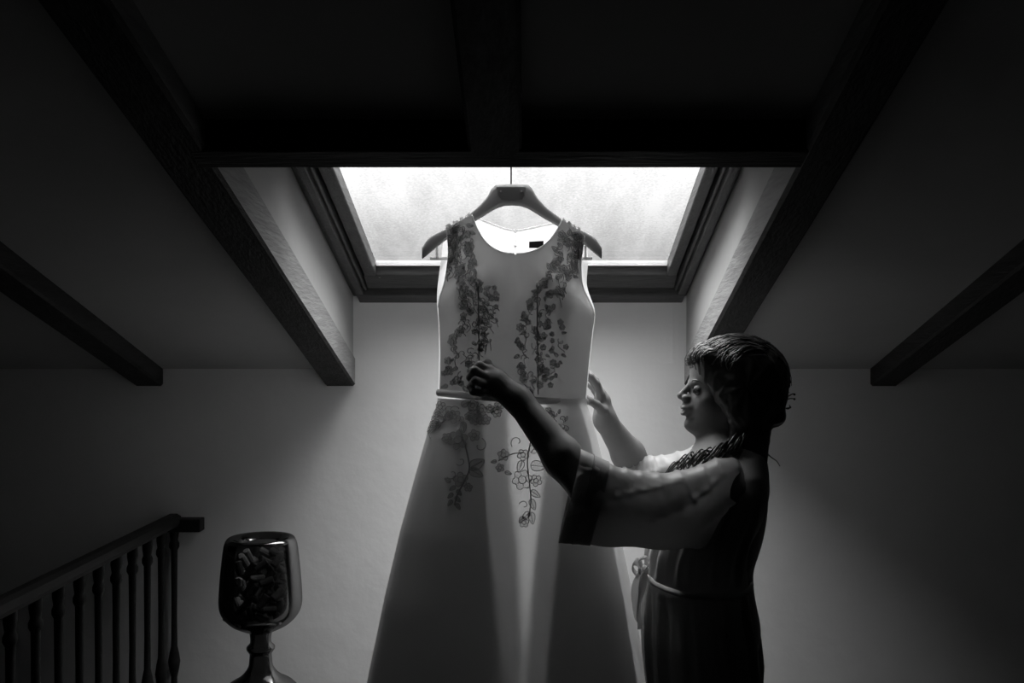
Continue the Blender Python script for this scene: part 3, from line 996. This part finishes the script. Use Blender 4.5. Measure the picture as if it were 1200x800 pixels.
def N_(px, py, Y): return P(px, py, Y + ZN)
NEAR = {
 'thumb':  [N_(590,452,2.105), N_(579,437,2.125), N_(571,426,2.135), N_(562,430,2.145)],
 'index':  [N_(575,434,2.100), N_(562,428,2.098), N_(553,435,2.125), N_(557,443,2.140)],
 'middle': [N_(571,442,2.088), N_(556,434,2.070), N_(551,442,2.095), N_(557,449,2.118)],
 'ring':   [N_(571,451,2.085), N_(557,446,2.062), N_(554,450,2.085), N_(561,453,2.108)],
 'pinky':  [N_(577,459,2.088), N_(564,460.5,2.075), N_(554,459,2.078), N_(550,453,2.085)],
}
def hand_n(p):
    d = sd_cone(p, WR_N, N_(583, 447, 2.098), .024, .024)
    for nm in ('index', 'middle', 'ring', 'pinky'):
        d = smin(d, sd_cone(p, WR_N * .85 + NEAR[nm][0] * .15, NEAR[nm][0], .015, .0115), .012)
    d = smin(d, sd_cone(p, WR_N, NEAR['thumb'][0], .017, .015), .012)
    for nm, r0, r1 in (('index', .0092, .0072), ('middle', .0095, .0073), ('ring', .0090, .0069), ('pinky', .0078, .0058), ('thumb', .0112, .0085)):
        e = finger(p, None, NEAR[nm], r0, r1)
        d = smin(d, e, .005)
    return d
def R2(px, py, Y): return P(px, py, Y)
FAR = {
 'thumb':  [R2(706,481,2.300), R2(699,474,2.280), R2(691,469.5,2.270), R2(686,466,2.268)],
 'index':  [R2(704,462,2.305), R2(699,449,2.296), R2(692,441,2.290), R2(686.5,437,2.288)],
 'middle': [R2(704,460,2.325), R2(698,446,2.320), R2(691,439,2.316), R2(685.5,435.5,2.314)],
 'ring':   [R2(703,463,2.345), R2(697,450,2.343), R2(691,443,2.342), R2(686,440,2.342)],
 'pinky':  [R2(702,468,2.362), R2(697,458,2.364), R2(692,452,2.365), R2(688,449,2.365)],
}
def hand_f(p):
    d = sd_cone(p, WR_F, R2(706, 470, 2.33), .022, .020)
    for nm in ('index', 'middle', 'ring', 'pinky'):
        d = smin(d, sd_cone(p, WR_F * .85 + FAR[nm][0] * .15, FAR[nm][0], .014, .0108), .012)
    d = smin(d, sd_cone(p, WR_F, FAR['thumb'][0], .016, .014), .012)
    for nm, r0, r1 in (('index', .0088, .0068), ('middle', .0090, .0070), ('ring', .0086, .0066), ('pinky', .0076, .0056), ('thumb', .0104, .0078)):
        d = smin(d, finger(p, None, FAR[nm], r0, r1), .004)
    return d
TY = 2.15
def TP(px, py, lat=0.0):
    q = P(px, py, TY); q[1] += lat; return q
def torso_sdf(p):
    d = sd_ell(p, TP(846, 590), (.085, .14, .15))
    d = smin(d, sd_cone(p, SH_N + (0, .02, 0), SH_F + (0, -.02, 0), .042, .042), .05)
    d = smin(d, sd_cone(p, TP(846, 570), TP(834, 670), .085, .08), .05)
    for s in (-1, 1):
        d = smin(d, sd_ell(p, TP(806, 600, s*.075), (.055, .06, .06)), .03)
    d = smin(d, sd_ell(p, TP(834, 735), (.10, .155, .13)), .05)
    for s in (-1, 1):
        hip, knee, ank = np.array([.40, TY + s*.085, .86]), np.array([.395, TY + s*.085, .47]), np.array([.43, TY + s*.08, .085])
        d = smin(d, sd_cone(p, hip, knee, .082, .055), .04)
        d = smin(d, sd_cone(p, knee, knee*.65 + ank*.35, .052, .053), .03)
        d = smin(d, sd_cone(p, knee*.65 + ank*.35, ank, .053, .034), .03)
        d = smin(d, sd_cone(p, ank + (.012, 0, -.05), ank + (-.13, s*.012, -.062), .034, .022), .03)
        d = smin(d, sd_ell(p, ank + np.array([-.15, s*.012, -.066]), (.05, .042, .019)), .02)
    return d
def body_all(p):
    d = smin(torso_sdf(p), neck_sdf(p), .04)
    d = smin(d, arm_n(p), .04); d = smin(d, arm_f(p), .04)
    return d
def fine_head(p): return smin(smin(head_sdf(p), neck_sdf(p), .02), torso_sdf(p), .04)
def near_f(p): return smin(arm_n(p), hand_n(p), .02)
def far_f(p): return smin(arm_f(p), hand_f(p), .02)
def bounds(pts, pad):
    A = np.array(pts); return A.min(0) - pad, A.max(0) + pad
def body_mesh():
    Vs, Fs, base = [], [], 0
    boxes = []
    hb = (H(780, 525) - np.array([0, .11, 0]), H(930, 385) + np.array([0, .11, 0]))
    regions = [(fine_head, hb[0], hb[1], .0026)]
    cut_n = EL_N * .35 + WR_N * .65
    lo, hi = bounds([cut_n] + [q for f_ in NEAR.values() for q in f_], .03)
    regions.append((near_f, lo, hi, .0020))
    cut_f = EL_F * .35 + WR_F * .65
    lo2, hi2 = bounds([cut_f] + [q for f_ in FAR.values() for q in f_], .03)
    regions.append((far_f, lo2, hi2, .0020))
    for fn, lo_, hi_, h in regions:
        V, Fc = surface_nets(fn, lo_, hi_, h)
        Vs.append(V); Fs.append(Fc + base); base += len(V); boxes.append((lo_ + .008, hi_ - .008))
    V, Fc = surface_nets(body_all, (.0, 1.9, -.005), (.62, 2.56, 1.62), .009)
    ctr = V[Fc].mean(1)
    keep = np.ones(len(Fc), bool)
    for lo_, hi_ in boxes:
        keep &= ~((ctr > lo_) & (ctr < hi_)).all(1)
    Vs.append(V); Fs.append(Fc[keep] + base)
    return np.concatenate(Vs), np.concatenate(Fs)
V, Fc = body_mesh()
body = mesh('body', V, Fc, M['skin'], person, True)
body.data.materials.append(M['lips'])
for poly in body.data.polygons:     # lips
    c = V[poly.vertices[0]]
    if abs(c[1] - HYC) < .0155:
        px, py = CX + F * c[0] / HYC, CY - F * (c[2] - EYE) / HYC
        if px < 803 and 474.6 < py < 487.2:
            poly.material_index = 1
def uvsphere(c, r, n=16, mrow=10):
    V = [c + np.array([r*math.sin(math.pi*i/mrow)*math.cos(2*math.pi*j/n), r*math.sin(math.pi*i/mrow)*math.sin(2*math.pi*j/n), r*math.cos(math.pi*i/mrow)]) for i in range(mrow+1) for j in range(n)]
    return V, grid_faces(mrow + 1, n, True)
def snap(p, off=0.0006):
    q = np.array(p, float)[None]
    for _ in range(60):
        d_ = fine_head(q)[0] - off
        if abs(d_) < 2e-4: break
        q[0, 0] += np.clip(d_, -.004, .004)
    return q[0]
for s in (-1, 1):
    ec = H(816.0, 456.2, s * .030)
    Ve, Fe = uvsphere(ec, .0123); e = mesh('eye', Ve, Fe, M['eye'], body, True)
    mb = MB(); mb.tube([H(810.0, 456.6, s*.0305), H(809.4, 456.6, s*.0305)], [.0058, .0045], 12)
    mb.tube([snap(q) for q in spline([H(809, 454.6, s*.021), H(808, 453.4, s*.029), H(811, 454.2, s*.037), H(816, 457, s*.0425)], 12)], .0011, 5)
    mb.tube([snap(q) for q in spline([H(809, 458.5, s*.022), H(808, 459.4, s*.030), H(813, 459, s*.038)], 10)], .0006, 5)
    mb.build('iris', M['iris'], body, True)
    mb = MB(); mb.tube([snap(q, -.0005) for q in spline([H(807.5, 447.5, s*.024), H(806.3, 445.0, s*.025), H(809.5, 445.0, s*.037), H(815.5, 448.5, s*.046)], 12)], [.0006 + .0012*math.sin(math.pi*min(1, k/11+.1)) for k in range(12)], 6)
    mb.build('eyebrow', M['hair'], body, True)
    for nm, D in (('near', NEAR), ('far', FAR)):
        pass

# hair
def wave(p):
    q = p - H(866, 450)
    ang = np.arctan2(q[:, 2], -q[:, 0])
    lat = q[:, 1]
    return .0007 * np.sin(lat * 420 + 3 * np.sin(ang * 3)) + .0014 * np.sin(ang * 9 + lat * 60) + .0005 * np.sin(lat * 900 + ang * 14)
def hair_sdf(p):
    d = sd_ell(p, H(866, 446), (56*K, .086, 51*K))
    d = smin(d, sd_ell(p, H(829, 422), (21*K, .066, 20*K)), .02)           # front roll
    d = smin(d, sd_ell(p, H(896, 440), (22*K, .06, 34*K)), .03)
    for s in (-1, 1):
        d = smin(d, sd_ell(p, H(866, 470, s*.045), (32*K, .046, 38*K)), .02)
    # keep clear of the face
    a, b = H(806, 427), H(850, 494)
    nrm = np.array([-(b - a)[2], 0, (b - a)[0]]); nrm /= np.linalg.norm(nrm)
    if nrm[0] > 0: nrm = -nrm
    side = (p - a) @ nrm                         # > 0 towards the face
    d = smax(d, side - .0015 * np.sin(p[:, 2] * 300), .010)
    d = smax(d, (EYE + (CY - 508) / F * HYC) - p[:, 2], .01)
    d = smin(d, sd_ell(p, H(902, 470), (18*K, .045, 22*K)), .012)          # bun
    d = smin(d, sd_ell(p, H(905, 487), (16*K, .038, 13*K)), .012)
    d = smin(d, sd_cone(p, H(876, 490), H(884, 520), .040, .028), .02)     # nape
    d = smin(d, sd_ell(p, H(893, 517), (8*K, .02, 9*K)), .01)
    d = smin(d, sd_cone(p, H(862, 500, -.052), H(850, 532, -.068), .022, .018), .02)
    d = smin(d, sd_cone(p, H(878, 505, -.03), H(872, 540, -.075), .036, .030), .02)
    return d + wave(p)
V, Fc = surface_nets(hair_sdf, H(780, 545) - np.array([0, .13, 0]), H(945, 380) + np.array([0, .13, 0]), .003)
hair = mesh('hair', V, Fc, M['hair'], person, True)
# strands swept back over the head
mb = MB()
Rh = random.Random(11)
cen = H(866, 446)
def ell_pt(th, lat, lift):
    """th 0 = forehead, pi = nape ; lat -1..1 across"""
    w = math.sqrt(max(0, 1 - lat * lat))
    rx, ry, rz = 57*K + lift, .086 + lift, 52*K + lift
    return cen + np.array([-math.cos(th) * rx * w, lat * ry, math.sin(th) * rz * w])
for k in range(260):
    lat0 = Rh.uniform(-.93, .93); lat1 = lat0 * Rh.uniform(.3, .7)
    t0 = Rh.uniform(.30, .75) + .25 * abs(lat0); t1 = Rh.uniform(2.2, 3.3)
    ph, am, lf = Rh.uniform(0, 6), Rh.uniform(.002, .009), Rh.uniform(-.001, .004)
    pts = []
    for i in range(15):
        t = i / 14
        lat = lat0 + (lat1 - lat0) * t + am * 6 * math.sin(ph + 11 * t)
        roll = .012 * math.exp(-((t - .1) / .18) ** 2)
        pts.append(ell_pt(t0 + (t1 - t0) * t, max(-.97, min(.97, lat)), lf + am * .35 * math.sin(ph * 2 + 16 * t) + roll * .6))
    mb.tube(pts, [Rh.uniform(.0009, .0016) * (.5 + .5 * math.sin(math.pi * (i + 1) / 16)) for i in range(15)], 4)
mb.build('swept_strands', M['hair'], hair, True)['kind'] = 'stuff'
# frizz standing along the front of the parting
mb = MB()
for k in range(150):                                  # strands combed up over the front roll
    lat = Rh.uniform(-.9, .9); w = math.sqrt(1 - lat * lat)
    a0, a1 = Rh.uniform(-.35, .1) + .2 * lat * lat, Rh.uniform(1.5, 2.3)
    ph, lf, am = Rh.uniform(0, 6), Rh.uniform(0, .0025), Rh.uniform(.0005, .0022)
    pts = []
    for t in np.linspace(0, 1, 14):
        a = a0 + (a1 - a0) * t
        l_ = lf + am * math.sin(ph + 17 * t)
        pts.append(H(829, 422) + np.array([-math.cos(a) * (21*K + l_) * w, (lat + .05 * math.sin(ph + 9 * t)) * .067, math.sin(a) * (20*K + l_) * w]))
    mb.tube(pts, [.0011 * (.45 + .55 * math.sin(math.pi * (i + 1) / 15)) for i in range(14)], 4)
for k in range(120):                                  # frizz standing along the front and top
    px = Rh.uniform(806, 866); lat = Rh.uniform(-.045, .045)
    top_y = np.interp(px, [806, 810, 816, 825, 835, 850, 866], [424, 413, 407, 402.5, 401, 397.5, 395.5])
    c = H(px, top_y + Rh.uniform(-1, 5) + abs(lat) * 90, lat)
    r_ = Rh.uniform(.0025, .006); a0 = Rh.uniform(0, 6); tn = Rh.choice((-5, 5, 7))
    pts = [c + np.array([r_*math.cos(a0 + tn*t) * (1 - .3*t), .004 * t, r_*math.sin(a0 + tn*t) * (1 - .3*t) + .001]) for t in np.linspace(0, 1, 11)]
    mb.tube(pts, .0006, 4)
mb.build('front_curls', M['hair'], hair, True)['kind'] = 'stuff'
# braid wound round the bun
mb = MB()
for s3 in range(3):
    pts = []
    for t in np.linspace(0, 1, 70):
        a = 2 * math.pi * t
        tw = 2 * math.pi * (9 * t + s3 / 3)
        rr_ = .034 + .006 * math.cos(tw)
        c = H(903, 474)
        pts.append(c + np.array([.55 * rr_ * math.cos(a), -.012 * math.sin(a) + rr_ * 1.1 * math.cos(a + 1.2) * .6 + .006 * math.sin(tw), 1.05 * rr_ * math.sin(a)]))
    mb.tube(pts, .0062, 7)
mb.build('bun_braid', M['hair'], hair, True)
# loose curls over the near shoulder, and wisps at the bun
def ringlet(mb, path, r, turns, tr, n=90):
    Q = spline(path, n)
    ph = Rh.uniform(0, 6)
    pts = []
    for i, q in enumerate(Q):
        t = i / (n - 1); a = ph + turns * 2 * math.pi * t
        rr_ = r * (0.6 + 0.4 * math.sin(math.pi * min(1, t * 1.2)))
        pts.append(q + np.array([rr_ * .5 * math.sin(a + .8), rr_ * math.cos(a), rr_ * math.sin(a)]))
    mb.tube(pts, [tr * (1 - .5 * i / n) for i in range(n)], 6)
def SHP(px, py, Y): return P(px, py, Y)
mb = MB()
for k in range(12):
    dx, dy, dY = Rh.uniform(-3, 3), Rh.uniform(-5, 4), Rh.uniform(-.012, .012)
    e = Rh.uniform(0, 22)
    ringlet(mb, [SHP(862, 512, 2.085), SHP(842 + dx, 531 + dy, 2.065 + dY), SHP(818 + dx, 538 + dy, 2.055 + dY), SHP(797 + dx + e*.6, 542 + dy, 2.05 + dY), SHP(779 + e + dx, 553 + dy*.6, 2.045 + dY)], Rh.uniform(.008, .016), Rh.uniform(3, 5), .0023)
for k in range(5):
    dx, dy = Rh.uniform(-4, 4), Rh.uniform(-4, 4)
    ringlet(mb, [SHP(880 + dx, 500, 2.12), SHP(866 + dx, 520 + dy, 2.075), SHP(848 + dx, 534 + dy, 2.06)], .010, 4, .003)
mb.build('shoulder_curls', M['hair'], hair, True)['kind'] = 'stuff'
mb = MB()
for path in ([(918,468),(924,464),(930,461),(932,463)], [(919,470),(925,467),(931,467)], [(917,476),(923,479),(926,477),(925,474)], [(916,482),(922,478),(927,478)], [(893,525),(903,535),(910,540),(914,546)], [(917,462),(922,458),(925,460)]):
    Q = spline([H(*q) for q in path], 12); mb.tube(Q, [.0016 - .0008 * i / 12 for i in range(12)], 5)
for px, py in ((931, 462), (931, 467.5), (926, 477)):
    Ve, Fe = uvsphere(H(px, py), .0026, 8, 6); mb.add(Ve, Fe)
mb.build('loose_wisps', M['hair'], hair, True)['kind'] = 'stuff'

# robe: body, sleeves with cuffs, collar, belt
RB = [ # py, front px, back px, half width across
 (521, 846, 886, .060), (530, 834, 893, .095), (540, 818, 896, .112), (552, 806, 897, .132), (570, 794, 897, .15), (600, 777, 891, .155), (625, 766, 881, .15), (645, 760, 876, .14),
 (674, 757, 874, .135), (695, 756, 876, .15), (740, 755, 883, .172), (770, 756.5, 886, .176), (800, 760, 884, .172), (850, 769, 886, .172), (900, 774, 888, .176), (990, 776, 892, .185)]
def robe_pt(phi, py, off=0.0):
    fx, bx_, hw = interp(py, RB, 1), interp(py, RB, 2), interp(py, RB, 3)
    xa, xb = (fx - CX) / F * TY, (bx_ - CX) / F * TY
    # phi = pi at the front (-X)
    fold_ = 0.0
    if py > 676:
        A = min(1, (py - 676) / 40)
        fold_ = A * (.0055 * math.sin(17 * phi + .6) + .004 * math.sin(29 * phi + 1.7 + py * .004))
    elif py > 560:
        A = min(1, (py - 560) / 60) * min(1, (676 - py) / 18)
        fold_ = A * (.004 * math.sin(15 * phi + py * .012) + .0025 * math.sin(26 * phi - py * .01))
    e = 2.3
    c_, s_ = math.cos(phi), math.sin(phi)
    den = (abs(c_) ** e + abs(s_) ** e) ** (1 / e)
    c_, s_ = c_ / den, s_ / den
    z = EYE + (CY - py) / F * TY
    return np.array([(xa + xb) / 2 + ((xb - xa) / 2 + fold_ + off) * c_, TY + (hw + fold_ + off) * s_, z])
NRB, NPB = 90, 128
V = []
pys = np.concatenate([np.linspace(521, 560, 16), np.linspace(563, 668, 26), np.linspace(670, 680, 8), np.linspace(684, 990, 40)])
for py in pys:
    for j in range(NPB): V.append(robe_pt(2 * math.pi * j / NPB, py))
robe = mesh('robe', V, grid_faces(len(pys), NPB, True), M['robe_body'], person, True)

def sleeve(name, st, ncirc=44, nlen=56, wr=1.0):
    """st rows: top px, top py, bottom px, bottom py, distance, half thickness at the arm, half thickness at the hanging edge"""
    A = spline(st, nlen)
    V = []
    for i in range(nlen):
        tx, ty, bx_, by_, Y, w1, w2 = A[i]
        s = i / (nlen - 1)
        for j in range(ncirc):
            a = 2 * math.pi * j / ncirc
            u = .5 - .5 * math.cos(a)           # 0 top .. 1 bottom
            sg = math.sin(a)
            w = (w1 * (1 - u) + w2 * u) * abs(sg) ** .8 * (1 if sg > 0 else -1)
            ridge = (1 - abs(math.sin(30 * s + 5.5 * u + .8 * math.sin(9 * s)))) ** 2
            sweep = (1 - abs(math.sin(7.5 * s - 10.5 * u * (1 - .35 * u) + .6))) ** 2.2 * math.sin(math.pi * min(1, max(0, u * 1.25)))
            wrk = wr * (.020 * ridge * max(0, 1 - 1.5 * u) * (.4 + .6 * math.sin(math.pi * min(1, s * 1.25)) ** 2) + .026 * sweep)
            px = tx + (bx_ - tx) * u; py = ty + (by_ - ty) * u
            q = P(px, py, Y)
            q[1] += w + wrk * (1 if sg > 0 else -1) * abs(sg)
            q[2] += wr * (.004 * ridge - .001) * max(0, 1 - 4 * u) + wr * .002 * math.sin(23 * s) * max(0, u - .8) * 5
            V.append(q)
    return V, grid_faces(nlen, ncirc, True)
ST_N = [(876,536,862,622,2.10,.05,.045),(842,537,830,640,2.03,.064,.034),(815,547,806,643,2.01,.062,.028),(780,554,768,643,1.998,.058,.024),(745,551,730,641,1.99,.056,.022),(713,543,690,638,1.985,.055,.020),(681,528,655,635,1.985,.054,.020)]
V, Fc = sleeve('sleeve', ST_N)
sl = mesh('sleeve', V, Fc, M['robe'], robe, True)
cuff = [(714,541,691,639.5,1.985,.058,.023),(703,536,678,638,1.985,.058,.023),(692,531,666,637,1.985,.057,.023),(680.5,526,654,636,1.985,.057,.023)]
V, Fc = sleeve('cuff', cuff, 44, 16, .15)
mesh('cuff', V, Fc, M['robe_band'], robe, True)
mb = MB(); mb.tube([V[8 * 44 + j] + np.array([0, -.001 if math.sin(2*math.pi*j/44) < 0 else .001, 0]) for j in range(44)], .0012, 5, True); mb.build('cuff_stitching', M['robe_band'], robe, True)
ST_F = [(852,516,848,600,2.30,.05,.04),(826,517,826,606,2.33,.056,.03),(800,528,800,610,2.36,.055,.026),(768,534,765,612,2.395,.053,.022),(748,529,742,606,2.405,.052,.02),(732,516,720,598,2.41,.052,.02)]
V, Fc = sleeve('sleeve', ST_F)
mesh('sleeve', V, Fc, M['robe'], robe, True)
# shawl collar
for s in (-1, 1):
    path = [H(888, 517, s*.010), H(878, 514, s*.052), H(852, 524, s*.066), H(826, 545, s*.062), H(800, 580, s*.045), H(777, 620, s*.02), H(764, 655, s*.0)]
    Q = spline(path, 36)
    mb = MB(); V = []
    for i, q in enumerate(Q):
        out = np.array([-.35, s * .9, .25]); out /= np.linalg.norm(out)
        tw = .019
        V += [q + np.array([-.006, -s*tw*.6, .008]), q + out * .009, q + np.array([.008, s*tw*.8, -.012])]
    mesh('collar', V, grid_faces(36, 3), M['robe'], robe, True)
# belt
V = []
nB = 96
for j in range(nB):
    phi = 2 * math.pi * j / nB
    lean = -9 * math.cos(phi)                     # higher at the front? no: it drops towards the near side
    pyc = 672 + 9 * (-math.sin(phi)) * .9 + 3 * math.cos(phi)
    for k, off in ((-3.2, .003), (-1.5, .009), (1.5, .009), (3.2, .003)):
        V.append(robe_pt(phi, pyc + k, off))
belt = mesh('belt', V, [(j*4+c, ((j+1) % nB)*4+c, ((j+1) % nB)*4+c+1, j*4+c+1) for j in range(nB) for c in range(3)], M['ribbon'], robe, True)
def ribbon_strip(name, path, w, wdir, parent, n=28, mat=None):
    Q = spline(path, n); V = []
    wd = np.array(wdir, float); wd /= np.linalg.norm(wd)
    for i, q in enumerate(Q):
        t = i / (n - 1)
        ww = w * (.55 + .45 * math.sin(math.pi * min(1, t * 1.6 + .15)))
        for k in (-1, -.33, .33, 1):
            V.append(q + wd * ww * k + np.array([-.003 * (1 - k * k), -.004 * (1 - k*k) + .002 * math.sin(9 * t + k), 0]))
    return mesh(name, V, grid_faces(n, 4), mat or M['robe'], parent, True)
KN = lambda px, py, dY=0.0: P(px, py, 2.10 + dY)
Ve, Fe = uvsphere(KN(754, 668), .012, 12, 8); mesh('belt_knot', Ve, Fe, M['robe'], belt, True)
ribbon_strip('belt_loop', [KN(754,668), KN(748,659), KN(743,659), KN(742,667), KN(747,672), KN(754,669)], .011, (.25, .7, .6), belt)
ribbon_strip('belt_loop', [KN(754,668,-.01), KN(750,656,-.015), KN(757,653,-.02), KN(761,660,-.015), KN(756,668,-.01)], .010, (.3, .8, .4), belt)
ribbon_strip('belt_tail', [KN(752,669), KN(746,685), KN(744,705), KN(746,722), KN(751,731)], .012, (1, .5, 0), belt)
ribbon_strip('belt_tail', [KN(755,669,-.01), KN(753,688,-.012), KN(749,710,-.012), KN(750,737,-.012)], .010, (1, .4, .1), belt)

# ------------------------------------------------------------------ balustrade
RX, RZ = -1.06, EYE - 0.528
bal = thing('stair_balustrade', 'dark wooden balustrade with handrail running along the stair opening', 'railing', (RX, 2.4, 0))
mb = MB()
prof = [(-.018, -.020), (-.024, -.008), (-.022, .008), (-.010, .015), (.010, .015), (.022, .008), (.024, -.008), (.018, -.020)]
V = [(RX + a_, y, RZ + b_) for y in (0.4, YW - 0.03) for a_, b_ in prof]
mb.add(V, [(k, (k+1) % 8, 8 + (k+1) % 8, 8 + k) for k in range(8)] + [tuple(range(7, -1, -1)), tuple(range(8, 16))])
mb.build('handrail', M['rail'], bal)
c0, c1 = P(197, 606.5, 2.985), P(238, 621.5, 2.985)
mb = MB(); mb.box((c0[0], YW - 0.045, c1[2]), (c1[0], YW, c0[2])); mb.build('rail_end_block', M['rail'], bal, bevel=0.003)
mb = MB(); mb.box((RX - .03, 0.4, .0), (RX + .03, YW, .04)); mb.build('base_rail', M['rail'], bal)
prof = [(.012, .04), (.012, .14), (.017, .15), (.017, .17), (.011, .19), (.0095, .40), (.0095, .62), (.014, .64), (.018, .665), (.014, .69), (.0095, .71), (.0085, .80), (.0095, RZ-.14), (.010, RZ-.095), (.015, RZ-.085), (.015, RZ-.075), (.011, RZ-.065), (.014, RZ-.045), (.014, RZ-.015)]
Vb, Fb = lathe(prof, 0, 0, 10)
bm_ = bpy.data.meshes.new('baluster'); bm_.from_pydata([tuple(v) for v in Vb], [], Fb); bm_.update()
bm_.polygons.foreach_set('use_smooth', [True] * len(bm_.polygons)); bm_.materials.append(M['rail'])
y = YW - 0.025
while y > 0.5:
    o = bpy.data.objects.new('baluster', bm_); C.objects.link(o); o.parent = bal
    o.location = Vector((RX, y, 0)) - bal.location
    y -= 0.1045

# ------------------------------------------------------------------ glass vessel with corks on a small table
VY = 2.5
kv = VY / F
vc = P(305.5, 690, VY)
zpx = lambda py: EYE + (CY - py) / F * VY
TZ = zpx(905)
tb = thing('side_table', 'small dark side table under the glass vessel, below the balustrade end', 'table', (vc[0], VY, 0))
mb = MB(); Vt, Ft = lathe([(.0, TZ-.03), (.19, TZ-.03), (.2, TZ-.02), (.2, TZ-.006), (.192, TZ), (.0, TZ)], vc[0], VY, 40); mesh('table_top', Vt, Ft, M['table'], tb, False)
for k in range(4):
    a_ = math.pi / 4 + k * math.pi / 2
    mb = MB(); mb.tube([(vc[0] + .13*math.cos(a_), VY + .13*math.sin(a_), TZ - .03), (vc[0] + .16*math.cos(a_), VY + .16*math.sin(a_), 0)], [.018, .012], 10); mb.build('leg', M['table'], tb, True)
ves = thing('glass_vessel', 'smoked glass goblet-shaped vessel holding corks, near the end of the balustrade', 'vessel', (vc[0], VY, TZ))
bowl = [(22,636),(26,633),(33,629.5),(38,630),(41.5,637),(43.5,650),(46,675),(47.5,698),(47,710),(43,720),(34,729.5),(22,736),(13,740)]
pr = [(r * kv, zpx(p)) for r, p in [(q[0], q[1]) for q in [tuple(v) for v in spline(bowl, 40)]]]
Vv, Fv = lathe(pr, vc[0], VY, 48); mesh('bowl', Vv, Fv, M['smoked'], ves, True)
base = [(13,740),(12,746),(12,752),(14,755),(16,757),(16,760),(14,763),(12.5,766),(13,772),(14,780),(19,788),(27,795),(37,801),(46,812),(52,830),(54,855),(53,885),(50,902),(46,904.7),(0,904.8)]
pr = [(max(0, r) * kv, zpx(p)) for r, p in base]
Vv, Fv = lathe([tuple(v) for v in spline(pr, 60)], vc[0], VY, 40); Vv = [(x, y, max(z, TZ)) for x, y, z in Vv]
mesh('foot', Vv, Fv, M['iron'] if False else M['smoked'], ves, True)
Vc, Fc = lathe([(0, -.017), (.0078, -.017), (.0092, -.0155), (.0092, .0155), (.0078, .017), (0, .017)], 0, 0, 10)
cm = bpy.data.meshes.new('cork'); cm.from_pydata(Vc, [], Fc); cm.update(); cm.materials.append(M['cork'])
Rc = random.Random(5)
placed = []
tries = 0
while len(placed) < 120 and tries < 9000:
    tries += 1
    py = Rc.uniform(650, 719)
    rmax = np.interp(py, [650, 675, 698, 710, 720, 729], [43.5, 46, 47.5, 47, 43, 34]) * kv - .0120
    a_ = Rc.uniform(0, 2 * math.pi); rr_ = rmax * Rc.choice((1, 1, 1, .62))
    c = np.array([vc[0] + rr_ * math.cos(a_), VY + rr_ * math.sin(a_), zpx(py)])
    if all(np.linalg.norm(c - q) > .0205 for q in placed):
        placed.append(c)
        o = bpy.data.objects.new('cork', cm); C.objects.link(o)
        o.location = c
        tl = Rc.uniform(-1.4, 1.4)
        ax = Vector((-math.sin(a_) * math.cos(tl), math.cos(a_) * math.cos(tl), math.sin(tl))) - .10 * math.sin(abs(tl)) * Vector((math.cos(a_), math.sin(a_), 0))
        o.rotation_euler = ax.to_track_quat('Z', 'Y').to_euler()
        tag(o, 'bottle cork heaped inside the smoked glass vessel', 'cork', 'corks in the glass vessel')
